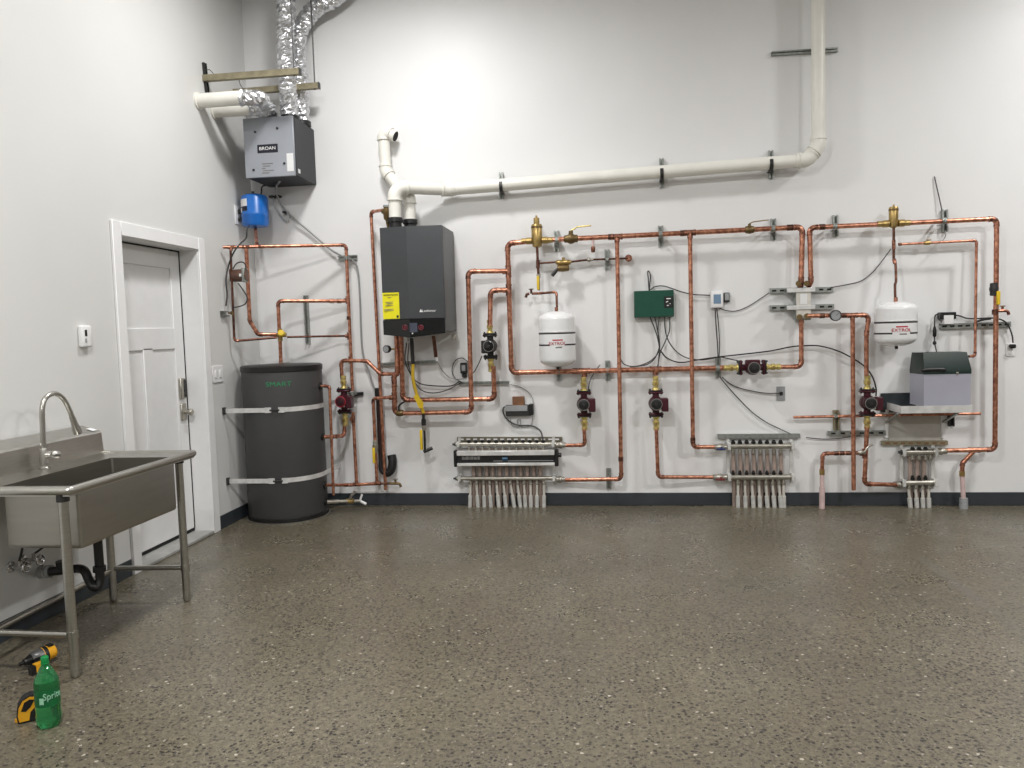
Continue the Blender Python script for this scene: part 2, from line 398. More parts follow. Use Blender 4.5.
part('knob', MB().lathe([(.0, .0), (.012, 0), (.012, .03), (.024, .036), (.026, .05), (.02, .06), (0, .062)], (xs+.012, y1-.06, .92), XA), NICK, hd)
struct(rootmesh(MB().rbox(XL-.2, XL+.012, OY0, OY1, 0, .022, .004), 'trim_3', SILL, (XL, OY0, 0)))

# ------------------------------------------------------------------ lamps
def lamp(x, y, z, e, r=.4, col=(1, .99, .975)):
    l = bpy.data.lights.new('high_bay_lamp', 'AREA'); l.shape = 'DISK'; l.size = r; l.energy = e; l.color = col
    o = bpy.data.objects.new('high_bay_lamp', l); C.objects.link(o); o.location = (x, y, z); return o
lamp(-1.5, 4.6, 4.3, 44); lamp(4.0, 4.6, 4.3, 52)
for x in (-1.2, 4.0): lamp(x, 1.2, 4.3, 92)
for x in (-1.2, 4.0): lamp(x, -3.2, 4.3, 92)
w = bpy.data.worlds.new('world'); bpy.context.scene.world = w; w.use_nodes = True
w.node_tree.nodes['Background'].inputs[0].default_value = (.8, .85, .9, 1); w.node_tree.nodes['Background'].inputs[1].default_value = .02
sc = bpy.context.scene; sc.view_settings.view_transform = 'Standard'; sc.view_settings.look = 'None'; sc.view_settings.exposure = 0.60

# ================================================================== upper left: ventilator, ducts, brackets
def P(name, mb, mt, p, label=None, **k): return part(name, mb, mt, p, label, **k)
hx0, hx1, hy0, hy1, hz0, hz1 = -2.826, -2.413, 5.82, 6.245, 2.697, 3.155
hv = thing('ventilation_unit', 'grey and charcoal box ventilation unit hung high in the corner', 'ventilator', (hx0, hy0, hz0))
P('cabinet', MB().rbox(hx0+.004, hx1, hy0+.012, hy1, hz0+.002, hz1-.004, .006), HRVD, hv)
fp = P('front_panel', MB().rbox(hx0, hx1-.004, hy0, hy0+.02, hz0, hz1, .004), HRVF, hv, 'light grey front panel')
def hf(px, py): return Y(px, py, hy0)
for px, py in ((255.2, 132), (277.3, 128.3), (253.8, 170), (284.5, 163.4)):
    P('fastener', MB().lathe([(0, 0), (.009, 0), (.009, .008), (0, .009)], hf(px, py)+YA*.001, -YA, 12), BLK, fp)
a, b = hf(257.3, 145), hf(278, 152)
lb = P('name_plate', MB().rbox(a.x, b.x, hy0-.004, hy0+.001, b.z, a.z, .001), NAVY, hv)
text('BROAN', .036, WINK, lb, ((a.x+b.x)/2, hy0-.0045, (a.z+b.z)/2), sx=1.1)
a, b = hf(286.5, 153.5), hf(294, 171)
st_ = P('sticker', MB().box(a.x, b.x, hy0-.0015, hy0+.001, b.z, a.z), PAPER, hv)
mb = MB()
for k in range(5):
    p = hf(262+k % 2, 164+k*2.3); mb.box(p.x, p.x+.09-.03*(k % 3), hy0-.001, hy0+.001, p.z-.004, p.z+.004)
P('printed_lines', mb, GINK, fp)
a = W(299, 173, .33); P('sticker', MB().box(hx1-.001, hx1+.0015, hy0+.05, hy0+.09, hz0+.03, hz0+.062), PAPER, hv)
d1, d2 = V((-2.50, 5.97, hz1)), V((-2.475, 6.14, hz1))
for d in (d1, d2): P('duct_collar', MB().lathe([(.07, -.005), (.075, 0), (.075, .035), (.068, .04)], d, ZA), BLK, hv)
def foil(name, label, pts, r, mt=FOIL):
    pts = smooth(pts, 14); mb = MB(); rs = []
    q = [pts[0]]
    for p in pts[1:]:
        while (p-q[-1]).length > .014: q.append(q[-1]+(p-q[-1]).normalized()*.014)
    rs = [r*(1+.05*math.sin(i*1.9)+random.uniform(-.05, .05)) for i in range(len(q))]
    mb.tube(q, rs, 22)
    mb.v = [v+V([random.uniform(-.006, .006) for _ in range(3)]) for v in mb.v]
    return mb
fd = foil('', '', [d1+ZA*.02, d1+V((-.01, 0, .35)), d1+V((-.012, 0, .55)), d1+V((.01, .0, .85)), d1+V((.04, 0, 1.33))], .068)
tag(rootmesh(fd, 'foil_duct', FOIL, d1+ZA*.02, flat=True), 'front crinkled foil duct rising straight up from the ventilation unit', 'duct', 'foil ducts on the ventilation unit')
fd = foil('', '', [d2+ZA*.02, d2+V((0, 0, .3)), d2+V((-.005, 0, .58)), d2+V((.03, -.02, .75)), d2+V((.17, -.03, .90)), d2+V((.42, -.03, 1.03)), d2+V((.66, -.03, 1.3))], .066)
tag(rootmesh(fd, 'foil_duct', FOIL, d2+ZA*.02, flat=True), 'rear crinkled foil duct that bends off to the right near the top', 'duct', 'foil ducts on the ventilation unit')
for i, (py, px, yo, ex, lab) in enumerate(((101, 198, 0, -2.66, 'nearer white vent pipe with foil elbow between side wall and ventilation unit'), (111, 214, 0, -2.70, 'farther white vent pipe with foil elbow, partly hidden behind the nearer one'))):
    a = L(px, py, 0)
    t = thing('vent_pipe', lab, 'pipe', a, 'white vent pipes through the side wall')
    b = a+V((.33-.05*i, .03, .01))
    P('pipe_length', MB().cyl(a, b, .052, 24), PVC, t); P('wall_flange', MB().cyl(a, a+XA*.012, .062, 24), PVC, t)
    e = V((ex, hy0+.07+.2*i, hz1))
    P('foil_elbow', foil('', '', [b-XA*.02, b+V((.05, .03, .005)), b+V((.09, .12, .02)), V((e.x+.015, (b.y+e.y)/2+.1, e.z+.07)), e+ZA*.03, e-ZA*.002], .056), FOIL, t, 'crinkled foil elbow', flat=True)
# the two bars and their rods
a = L(205, 79.5); b = Y(301, 73, a.y)
b1 = thing('hanger_bar', 'front tan steel channel bar fixed to side wall above the ventilation unit', 'bracket', a, 'hanger bars above the ventilation unit')
b.z = a.z-.003
P('channel', MB().obox(a-YA*.02, b-YA*.02, .041, .045), GALVT, b1)
P('end_cap', MB().box(b.x, b.x+.004, a.y-.043, a.y+.002, b.z-.025, b.z+.025), DKST, b1)
P('wall_plate', channel_mb(L(203, 63), L(206, 93), .036, .02, XA), DKST, b1)
rp = V((b.x-.045, a.y-.02, b.z)); P('threaded_rod', MB().cyl(rp-ZA*.03, V((rp.x, rp.y, RZ)), .005, 8), DKST, b1)
q = W(320, 86.5, .2); p0 = V((XL, q.y, q.z-.004))
b2 = thing('hanger_bar', 'rear tan steel channel bar passing behind the foil ducts', 'bracket', p0, 'hanger bars above the ventilation unit')
P('channel', MB().obox(p0-YA*.02, q-YA*.02, .041, .045), GALVT, b2)
P('end_cap', MB().box(q.x, q.x+.004, q.y-.043, q.y+.002, q.z-.025, q.z+.025), DKST, b2)
P('threaded_rod', MB().cyl(V((q.x-.035, q.y-.02, q.z-.03)), V((q.x-.035, q.y-.02, RZ)), .006, 8), DKST, b2)
cable('hanger_wire', 'thin dark wire looped from the front hanger bar', [L(206, 70, .02), L(210, 70, .04), L(214, 75, .06), L(214, 80, .07)], .003, DKST, 'wire')
cable('hanger_wire', 'thin dark wire hanging from the front bar to the rear bar', [Y(239, 80, a.y), Y(241, 86, a.y+.15), Y(246, 91, a.y+.5)], .003, DKST, 'wire')
_s0 = D-L(223, 247, .03).y
def H(px, py): return W(px, py, .12+(338-px)/(338-223)*(_s0-.12)+(.06 if px > 229 else .0))
# blue pressure tank, outlet, cords
bc = W(255, 211, .25); R = .106
zt_, zb_ = W(255, 197.5, .25-R).z, W(255, 228.5, .25-R).z
bt = thing('pressure_tank', 'small blue pressure tank with white label below the ventilation unit', 'tank', (bc.x, bc.y, zb_))
hh = zt_-zb_
P('shell', MB().lathe([(.0, -.012), (R*.5, -.008), (R*.9, .0), (R, .022), (R, hh*.33), (R*1.012, hh*.34), (R*1.012, hh*.38), (R, hh*.39), (R, hh-.03), (R*.88, hh-.008), (R*.5, hh+.005), (0, hh+.008)], (bc.x, bc.y, zb_), ZA, 32), BLUE, bt)
P('air_valve', MB().cyl((bc.x-.01, bc.y, zt_), (bc.x-.01, bc.y, zt_+.03), .012, 10), BLK, bt)
def wrapband(mb, c, r, a0, a1, z0, z1, n=10):
    vs = []
    for i in range(n+1):
        t = a0+(a1-a0)*i/n
        for z in (z0, z1): vs.append((c.x+r*math.cos(t), c.y+r*math.sin(t), z))
    return mb.add(vs, [(2*i, 2*i+2, 2*i+3, 2*i+1) for i in range(n)])
P('label', wrapband(MB(), bc, R*1.004, math.radians(206), math.radians(262), zb_+hh*.6, zb_+hh*.83), PAPER, bt, 'white label')
P('label', wrapband(MB(), bc, R*1.004, math.radians(206), math.radians(262), zb_+hh*.45, zb_+hh*.595), NAVY, bt, 'dark lower label')
P('label', wrapband(MB(), bc, R*1.008, math.radians(206), math.radians(228), zb_+hh*.42, zb_+hh*.56), WINK, bt, 'white mark')
def outlet(name, label, px0, py0, px1, py1, mt=WPL, plug=(), box=None, dev='socket'):
    a, b = W(px0, py0), W(px1, py1); cx, cz = (a.x+b.x)/2, (a.z+b.z)/2
    o = thing(name, label, 'outlet' if dev == 'socket' else 'switch', (cx, D, cz))
    P('cover_plate', MB().rbox(a.x, b.x, D-.009, D+.002, b.z, a.z, .003), mt, o)
    for k in (-1, 1): P('socket', MB().rbox(cx-.016, cx+.016, D-.012, D-.007, cz+k*.024-.014, cz+k*.024+.014, .003), mt, o)
    return o, cx, cz
oc = L(237.5, 215.5)
o = thing('wall_outlet', 'white side wall outlet left of the blue pressure tank', 'outlet', oc)
P('cover_plate', MB().rbox(XL-.002, XL+.009, oc.y-.05, oc.y+.05, oc.z-.075, oc.z+.075, .003), WPL, o)
for k, lab in ((1, 'upper black plug in the outlet beside the blue tank'), (-1, 'lower black plug in the outlet beside the blue tank')):
    pl = MB().rbox(XL+.0095, XL+.05, oc.y-.02, oc.y+.02, oc.z+k*.032-.016, oc.z+k*.032+.016, .006)
    tag(rootmesh(pl, 'plug', BLK, (XL+.01, oc.y, oc.z+k*.032)), lab, 'plug', 'plugs beside the blue tank')
cable('cable', 'black cord from ventilation unit down to the blue tank outlet', [V((-2.72, 6.15, hz0)), W(263, 186, .08), W(261, 194, .05), V((oc.x+.1, oc.y+.1, oc.z+.06)), V((oc.x+.05, oc.y, oc.z+.032))], .006)
cable('cable', 'black pump cord running from outlet past the upper left copper pipes', [V((oc.x+.05, oc.y, oc.z-.032)), V((oc.x+.09, oc.y+.01, oc.z-.07)), H(247,230), H(246,238), H(240, 244), H(234, 252), H(229, 264), H(226, 280), H(227, 295), H(226, 306)], .006)
cable('cable', 'black cord arching over the brown pump', [H(233, 269), H(236, 264), H(241, 262), H(245, 264), H(246, 270)], .005)
cable('cable', 'black cord looping below the brown pump', [H(238, 283), H(243, 290), H(247, 297), H(246, 303), H(241, 306), H(232, 308)], .005)
# condensate hose
cable('drain_hose', 'grey drain hose slanting from ventilation unit to the copper pipes', [V((-2.62, 6.0, hz0+.005)), W(276, 188, .16), W(279, 200, .06), W(288, 213, .05), W(310, 232, .03), W(330, 249, .03), W(344, 257, .05), W(354, 262, .03), W(358, 272, .02), W(360, 300, .02), W(361, 330, .02), W(363, 354, .02), W(369, 372, .02), W(374, 388, .02)], .0085, GRYT, 'hose')
cable('trap_loop', 'clear tubing trap loop clipped under the ventilation unit', [W(273, 197, .04), W(274.5, 205, .035), W(279, 213, .035), W(284, 219, .035), W(287, 221, .035), W(288, 217, .035), W(287.5, 213, .04)], .0075, CLEAR, 'hose')
for px, py, lab in ((274, 197.5, 'black hose clip at top of the clear trap loop'), (280, 197, 'black hose clip on the grey drain hose below ventilation unit'), (287.5, 213, 'black hose clip at bottom of the clear trap loop')):
    p = W(px, py, .0)
    tag(rootmesh(MB().rbox(p.x-.022, p.x+.018, D-.06, D, p.z-.009, p.z+.009, .004), 'hose_clip', BLK, p), lab, 'clip', 'black hose clips')

# ================================================================== hot water tank
TC = V((-2.638, 5.89, 0)); TR = .312; TZ = W(280, 366, .36+.31).z
tk = thing('water_heater_tank', 'tall charcoal hot water tank standing in the back corner', 'tank', TC)
P('jacket', MB().lathe([(TR-.006, .035), (TR, .045), (TR, TZ-.045), (TR-.003, TZ-.043)], TC, ZA, 64), TANKM, tk)
P('top_cap', MB().lathe([(TR+.002, TZ-.05), (TR+.006, TZ-.046), (TR+.006, TZ-.008), (TR-.008, TZ), (.0, TZ+.012)], TC, ZA, 64), BLK, tk)
P('base_ring', MB().lathe([(TR+.004, .012), (TR+.006, .014), (TR+.006, .04), (TR, .045)], TC, ZA, 64), BLK, tk)
P('base_pan', MB().lathe([(TR-.02, 0), (TR+.02, 0), (TR+.022, .01), (TR-.02, .01)], TC, ZA, 64), NICK, tk)
aim = math.atan2(-TC.y, -TC.x)
lg = text('SMART', .05, GNINK, tk, (0, 0, Y(271, 384.5, 5.6).z), name='logo', wrap=((TC.x, TC.y), TR, aim-.10), sx=1.25); lg['label'] = 'green printed logo'
P('patch', MB().box(TC.x+.0, TC.x+.06, TC.y-.02, TC.y+.02, TZ+.0, TZ+.016), NICK, tk)
def boss(px, py):
    z = Y(px, py, TC.y).z; p = V((TC.x+TR-.01, TC.y, z))
    P('port', MB().cyl(p, p+XA*.022, .03, 18), BLK, tk); return p+XA*.02
bo = [boss(325, y) for y in (386, 437, 485, 502)]
for i, (pw, pf, pr, lab) in enumerate(((411, 410, 405, 'upper metal strap round the charcoal tank'), (482.5, 481, 475, 'lower metal strap round the charcoal tank'))):
    zs = Y(283, pf, 5.575).z; s = thing('tank_strap', lab, 'strap', (XL, 5.574, zs), 'straps round the water tank'); h = .018
    def band(pts, out):
        mb = MB(); n = len(pts)
        vs = [q+V((0, 0, k*h)) for q in pts for k in (-1, 1)]
        mb.add(vs, [(2*j, 2*j+2, 2*j+3, 2*j+1) for j in range(n-1)]); return mb
    rr = TR+.003; arc = lambda d0, d1: [V((TC.x+rr*math.cos(math.radians(t)), TC.y+rr*math.sin(math.radians(t)), zs)) for t in [d0+(d1-d0)*k/14 for k in range(15)]]
    P('band', band([V((XL+.005, 5.574, zs))]+arc(268, 277), 0), GALVS, s)
    P('band', band(arc(287, 368)+[V((TC.x+rr+.004, D-.01, zs))], 0), GALVS, s)
    e0, e1 = arc(274, 277)[-1], arc(287, 290)[0]
    P('buckle', MB().obox(e0-XA*.05-YA*.004, e0-YA*.006, .006, .042), GALVS, s); P('buckle', MB().obox(e1-YA*.006, e1+XA*.045+YA*.004, .006, .042), GALVS, s)
    P('bolt', MB().cyl(e0-YA*.012-XA*.01, e1-YA*.012+XA*.01, .006, 8), DKST, s)
    P('wall_anchor', MB().rbox(XL, XL+.02, 5.558, 5.588, zs-.028, zs+.028, .003), DKST, s)

# ================================================================== copper: upper left group
r2, r3, r4 = .0135, .0165, .0205
_s0 = D-L(223, 247, .03).y
def G(px, py, off=0):                # the run leaves the side wall and slants back to the rear wall
    return W(px, py, .12+max(0, (338-px)/(338-223))*(_s0-.12)+off)

TP = V((TC.x+.03, TC.y-.04, TZ))
sD = .12
copper('copper_pipe', 'copper pipe running from blue tank across the top and down to the red pump', [W(255.3, 227, .25), G(257, 246.6), W(346, 245, sD), W(350.6, 376, sD), W(352.5, 391, sD)], r2,
       tees=[((350.4, 360, sD), ZA, (0, 0, 0)), ((347.7, 300, sD), ZA, -XA), ((349, 336, sD), ZA, -XA)], unions=[((348.7, 318, sD), ZA)])
copper('copper_pipe', 'short copper header at far left above the brown pump', [G(223, 247.3), G(262, 246.6)], .012, tees=[(G(246, 246.9), XA, -ZA), (G(231, 247.1), XA, -ZA)])
copper('copper_pipe', 'thin copper pipe going down the far left to the mixing valve', [G(230.5, 249), G(232, 310), G(234.5, 341), G(277, 337.5)], .0095, mt=COPD)
copper('copper_pipe', 'thick copper pipe curving from the header down to the mixing valve', [G(246.3, 249), G(247.5, 290), G(249.8, 321), G(258, 334.5), G(276, 334.5)], .0155)
copper('copper_pipe', 'copper pipe from mixing valve up and right to the long riser', [G(279.3, 330), G(278, 301), G(346, 301)], .0145)
copper('copper_pipe', 'short copper pipe from mixing valve down into the charcoal tank', [G(280, 339), Y(281, 366, G(280, 339).y)], .0145)
cv = thing('check_valve', 'silver check valve between mixing pipe and long riser', 'valve', G(332, 301))
P('body', MB().lathe([(.012, 0), (.02, .003), (.02, .04), (.015, .045), (.015, .06), (.021, .063), (.021, .1), (.012, .105)], G(329, 301), G(346, 301)-G(329, 301), 12), NICK, cv)
copper('copper_pipe', 'thin copper pipe running right from yellow mixing valve to the riser', [G(287, 337), G(337, 336), W(347, 336, .125)], .0085, mt=COPD)
mv = thing('mixing_valve', 'brass mixing valve with yellow cap above the charcoal tank', 'valve', G(281, 334.5))
c = G(280, 335)
P('body', MB().cyl(c-XA*.045, c+XA*.05, .018, 14).cyl(c-ZA*.05, c+ZA*.05, .019, 14), BRS, mv)
P('cap', MB().lathe([(0, .03), (.022, .028), (.027, .018), (.027, -.02), (.02, -.028)], c+V((.032, -.045, .012)), V((.3, -1, .2)), 16), YELP, mv, 'yellow cap')
strut('upright strut on the wall above the charcoal tank', (306.5, 295.5, 0), (309, 343.5, 0), None, None, .0145, GALV, w=.036)
sp = thing('strut_channel', 'short strut on the side wall holding the far left thin copper pipe', 'bracket', L(222, 313))
P('channel', channel_mb(L(220, 313.5), L(226, 314), .041, .03, XA), GALV, sp)
c = G(232.2, 313); P('pipe_clamp', MB().tube([c-ZA*.014, c+ZA*.014], .014, 14).obox(c-XA*.01, V((XL+.03, c.y, c.z)), .03, .012), BRSD, sp)
strut('short strut at the top of the long copper riser', (339, 258.5, 0), (357.5, 257.5, 0), (346.6, 258, .12), ZA, r2, GALV)
strut('short strut behind the red pump beside the charcoal tank', (350, 394.5, 0), (363.5, 393.5, 0), (352.5, 394, .11), ZA, r2, DKST, .03)
bp = thing('brown_pump', 'brown cylindrical pump with white sticker between two left copper pipes', 'pump', G(240, 276))
c = G(240, 275.5)
P('motor', MB().lathe([(0, -.062), (.04, -.06), (.048, -.05), (.05, .03), (.044, .036), (.044, .06), (.0, .062)], c, XA, 20), BRN, bp)
P('flange', MB().rbox(c.x+.036, c.x+.056, c.y-.05, c.y+.05, c.z-.055, c.z+.055, .004), GALV, bp)
P('flange', MB().rbox(c.x-.075, c.x-.058, c.y-.03, c.y+.03, c.z-.045, c.z+.05, .004), BRN, bp)
P('sticker', MB().box(c.x+.018, c.x+.036, c.y-.052, c.y-.048, c.z-.012, c.z+.01), PAPER, bp)
# tank connections
copper('copper_pipe', 'thin copper pipe from tank relief port down to the floor', [bo[0], bo[0]+V((.035, 0, 0)), Y(329.5, 387, TC.y-.02), Y(333.5, 495, TC.y-.02)], .0115, rb=1.2)
copper('copper_pipe', 'short copper pipe from the tank side up to the red pump', [bo[1], W(335, 436.5, .3), W(344.5, 435.5, .13), W(344.2, 420, .13)], .015)
copper('copper_pipe', 'copper pipe from lower tank port right to the yellow valve riser', [bo[2], W(336, 485, .26), W(348, 485, .13), W(379, 483.5, .13)], .0135, tees=[((356.5, 484.5, .13), XA, ZA), ((377, 483.5, .13), XA, ZA)])
copper('copper_pipe', 'long copper pipe descending from the red pump to the lower tank pipe', [W(353, 412, .12), W(356.6, 483, .13)], r2, tees=[((353.3, 419, .12), ZA, -XA*.8)])
copper('copper_pipe', 'copper pipe with yellow valve joining tank pipe to boiler line', [W(377, 482, .13), W(375.3, 440, .13), W(373, 398.5, .13), W(391, 397.3, .16)], r2)
v = thing('ball_valve', 'white and yellow isolation valve on thin riser right of the tank', 'valve', W(375.6, 450, .13))
c = W(375.4, 447, .13)
P('body', MB().lathe([(.014, -.05), (.02, -.045), (.02, -.02), (.024, -.015), (.024, .02), (.019, .024), (.019, .05), (.014, .055)], c, ZA, 12), NICK, v)
P('handle', MB().rbox(c.x-.014, c.x+.006, c.y-.05, c.y-.03, c.z-.13, c.z-.0, .004), YELP, v, 'yellow handle')
def bib(label, c, d=1, mt=BRS, hmt=NICK, s=1.0):
    b = thing('drain_valve', label, 'valve', c)
    P('body', MB().cyl(c-XA*.02*d, c+XA*.05*d*s, .011, 12).cyl(c+XA*.03*d, c+XA*.03*d+ZA*.03, .009, 10), mt, b)
    P('spout', MB().tube(smooth([c+XA*.045*d, c+XA*.065*d-ZA*.005, c+XA*.075*d-ZA*.03], 5), .011, 10), mt, b)
    P('handle', MB().lathe([(0, 0), (.02, .002), (.022, .008), (0, .01)], c+XA*.03*d+ZA*.03, ZA, 10), hmt, b)
    return b
copper('copper_pipe', 'short copper stub below the relief pipe end', [W(379, 483.5, .13), W(392, 483.5, .13)], .0095, mt=COPD)
bib('small drain valve at the right end of the tank pipe', W(392, 483.5, .13), 1, BRSD)
t = thing('drain_assembly', 'pale drain pipe with hose valves at the foot of the tank', 'pipe', bo[3])
P('pipe_length', MB().cyl(bo[3], W(338, 501.5, .3), .017, 12).cyl(W(338, 501.5, .3), W(360, 501, .2), .014, 12), NICK, t)
c = W(350, 501.2, .25)
P('tee', MB().cyl(c-XA*.03, c+XA*.03, .02, 12), BRS, t)
P('lever', MB().tube(smooth([c+ZA*.01, c+V((.02, -.02, .05)), c+V((.045, -.02, .07)), c+V((.05, -.02, .09))], 5), .011, 8), NICK, t)
P('spout', MB().cyl(W(360, 501, .2)-ZA*.0, W(366, 504, .18), .012, 10).cyl(W(360, 501, .2), W(362, 494.5, .2), .009, 8), WPL, t)
copper('copper_pipe', 'copper pipe arching from the red pump up and over to the boiler header', [W(342, 379, .13), W(341, 360.5, .13), W(367, 361, .14), W(380.5, 374, .16), W(394, 374, .19)], r3-.001)
copper('copper_pipe', 'tall copper relief pipe left of the boiler ending above the baseboard', [W(386, 209.5, .3), W(371, 212, .12), W(376, 330, .1), W(381, 395, .09), W(385.7, 490, .08)], .0135)
# dark trap assembly at the foot
t = thing('condensate_trap', 'dark brown drain pipe with black trap low on the wall', 'pipe', W(379, 392, .04))
P('pipe_length', MB().cyl(W(378.5, 393, .045), W(381.5, 465, .045), .024, 14), DARKB, t)
P('collar', MB().cyl(W(378, 388, .045), W(378.3, 396, .045), .03, 14), BLK, t)
P('trap_bend', MB().tube(smooth([W(381.5, 458, .045), W(381.5, 469, .05), W(386, 473, .06), W(391, 470, .06), W(392.5, 462, .055), W(391.5, 455, .045)], 6), [.024]*13+[.036]*18, 14), BLKM, t)

# ================================================================== pumps
def pump(label, at, sc=1.0, rotz=0, body=MAR, dark=MARD, face=BLK, side=1, roll=0.0, valves=(True, True), vm=YEL, group='maroon circulator pumps'):
    """upright pump about its body centre; roll turns it in the wall plane"""
    at = W(*at); o = thing('circulator_pump', label, 'pump', at, group); o['_o'] = (0, 0, 0)
    P('volute', MB().lathe([(.02, .06), (.05, .05), (.058, .03), (.058, -.012), (.05, -.03)], (0, 0, 0), YA, 24).cyl((0, .02, -.085), (0, .02, .085), .026, 16), body, o)
    mo = P('motor', MB().lathe([(.05, .0), (.052, .02), (.05, .04), (.047, .046), (0, .048)], (0, -.025, 0), -YA, 28), dark, o)
    P('face_plate', MB().lathe([(.041, 0), (.041, .006), (.034, .008), (0, .008)], (0, -.071, 0), -YA, 24), face, mo)
    P('face_ring', MB().torus((0, -.075, 0), YA, .043, .003, 24), GINK if face != MAR else RINK, mo)
    P('centre_screw', MB().lathe([(.012, 0), (.012, .005), (0, .006)], (0, -.079, 0), -YA, 12), DKST, mo)
    P('control_box', MB().rbox(side*.05-.012, side*.05+.042, -.075, .0, -.058, .046, .006), body, o)
    P('screw', MB().lathe([(.007, 0), (.007, .003), (0, .004)], (side*.03, -.07, -.04), -YA, 10), NICK, o)
    for k, vv in ((1, valves[0]), (-1, valves[1])):
        P('flange', MB().rbox(-.058, .058, -.01, .05, k*.085-.009, k*.085+.009, .006), body, o)
        if not vv: continue
        f = P('valve_flange', MB().rbox(-.055, .055, -.008, .048, k*.1-.006, k*.1+.006, .004), DKST, o)
        for u in (-1, 1): P('bolt', MB().cyl((u*.045, .02, k*.07), (u*.045, .02, k*.116), .007, 8), DKST, f)
        b = P('isolation_valve', MB().lathe([(.03, .106), (.026, .118), (.02, .124), (.02, .14), (.026, .144), (.026, .17), (.02, .174), (.02, .185), (.0235, .188), (.0235, .21), (.017, .214)], (0, .02, 0), ZA*k, 12), vm, o, 'yellow brass isolation valve')
        P('valve_screw', MB().cyl((0, -.02, k*.157), (0, .01, k*.157), .01, 10), BRS, b)
    o.rotation_euler = (0, roll, rotz); o.scale = (sc,)*3
    return o
pump('maroon pump on the pipe beside the charcoal tank', (343.5, 401, .15), .98, 0, face=MAR, valves=(True, True), dark=MAR)
pump('maroon pump above the long silver manifold', (584, 404, .13), 1)
pump('maroon pump on the branch left of the eight loop manifold', (656, 403.5, .13), 1)
pump('maroon pump lying sideways in the lower copper main', (752.5, 367.5, .12), 1, roll=math.pi/2, side=-1)
pump('maroon pump left of the green lidded feeder tank', (868, 402.5, .14), .97)
pump('black pump on the copper loop right of the boiler', (490, 346, .15), .98, body=BLK, dark=BLK, face=BLKG, side=-1, group=None)

# ================================================================== boiler
bx0, bx1, bxm = -1.757, -1.268, W(408, 280, .47).x
by0, by1 = 5.812, 6.235
bz0, bz1, bzs = 1.432, 2.264, W(410, 319, .45).z
bo_ = thing('boiler', 'dark grey wall hung boiler with black lower control panel', 'boiler', ((bx0+bx1)/2, by1, bz0))
P('cabinet', MB().rbox(bx0+.004, bx1, by0+.004, by1, bz0+.02, bz1, .006), BOILS, bo_)
def facet(z0, z1, o=0, dip=0):
    mb = MB(); pl = [(bx0-o, by0+.012), (bx0-o, by0-.004-o), (bxm, by0-.03-o), (bx1+o-.003, by0-.004-o), (bx1+o-.003, by0+.012)]
    vs = [(x, y, z0-(dip if i == 2 else 0)) for i, (x, y) in enumerate(pl)]+[(x, y, z1) for x, y in pl]
    return mb.add(vs, [(0, 1, 2, 3, 4), (5, 6, 7, 8, 9)]+[(i, (i+1) % 5, 5+(i+1) % 5, 5+i) for i in range(5)])
P('front_panel', facet(bzs+.003, bz1-.002), BOIL, bo_, angle=4)
cp = P('control_panel', facet(bz0+.01, bzs-.002, .002, .028), BLKG, bo_, 'gloss black control panel', angle=4)
def bf(px, py, o=.004):
    q = Y(px, py, by0-.02); t = abs(q.x-bxm)/(bx1-bxm if q.x > bxm else bxm-bx0)
    y = by0-.03+.026*t-o; return Y(px, py, y)
sl = math.atan2(.026, bx1-bxm); sll = -math.atan2(.026, bxm-bx0)
a, b = bf(409.5, 323), bf(417.5, 332)
P('display', MB().prism([(a.x, a.y, a.z), (b.x, b.y, a.z), (b.x, b.y, b.z), (a.x, a.y, b.z)], (0, .004, 0)), SCRD, cp)
for px in (405, 421):
    c = bf(px, 327.5); P('button_ring', MB().torus(c, YA, .018, .004, 18), RLED, cp)
    P('button', MB().lathe([(.009, 0), (.007, .003), (0, .003)], c, -YA, 12), RLED, cp)
c = bf(412.5, 333.5); P('indicator', MB().lathe([(.006, 0), (.005, .004), (0, .005)], c, -YA, 10), WINK, cp)
c = bf(429, 310.8, .005); text('Lochinvar', .027, WINK, bo_, c, (math.pi/2, 0, sl), 'logo')
c = bf(420.8, 310.8, .005); P('emblem', MB().prism([c+V((-.011, 0, -.01)), c+V((.011, 0, -.01)), c+V((0, 0, .014))], (0, .003, 0)), WINK, bo_)
a, b = bf(382.6, 293, .003), bf(399.8, 318.6, .003)
yl = P('energy_label', MB().prism([(a.x-.004, a.y+.001, a.z), (b.x, b.y, a.z), (b.x, b.y, b.z), (a.x-.004, a.y+.001, b.z)], (0, .003, 0)), YTAG, bo_, 'bright yellow energy label')
cx = (a.x+b.x)/2; cy = (a.y+b.y)/2-.001
text('ENERGYGUIDE', .0175, INK, yl, (cx, cy-.0006, a.z-.018), (math.pi/2, 0, sll))
mb = MB()
for k, (w_, dz) in enumerate(((.03, .034), (.07, .07), (.05, .082), (.08, .096), (.1, .125), (.09, .135))):
    mb.box(cx-w_/2-.01, cx+w_/2-.01, cy-.001, cy+.003, a.z-dz-.0035, a.z-dz)
P('printed_lines', mb, GINK, yl)
P('printed_box', MB().box(b.x-.024, b.x-.008, cy-.008, cy, b.z+.008, b.z+.026), INK, yl)
t = W(455, 337, .12); P('side_bracket', MB().rbox(t.x-.02, t.x+.012, t.y-.03, t.y+.06, t.z-.022, t.z+.022, .004), NICK, bo_)
ex = W(395, 215, .30); iy = W(410, 218, .17)
for c in (ex, iy):
    P('vent_adapter', MB().lathe([(.05, 0), (.05, .05), (.06, .055), (.06, .085), (.055, .09)], (c.x, c.y, bz1), ZA, 24), BLK, bo_)
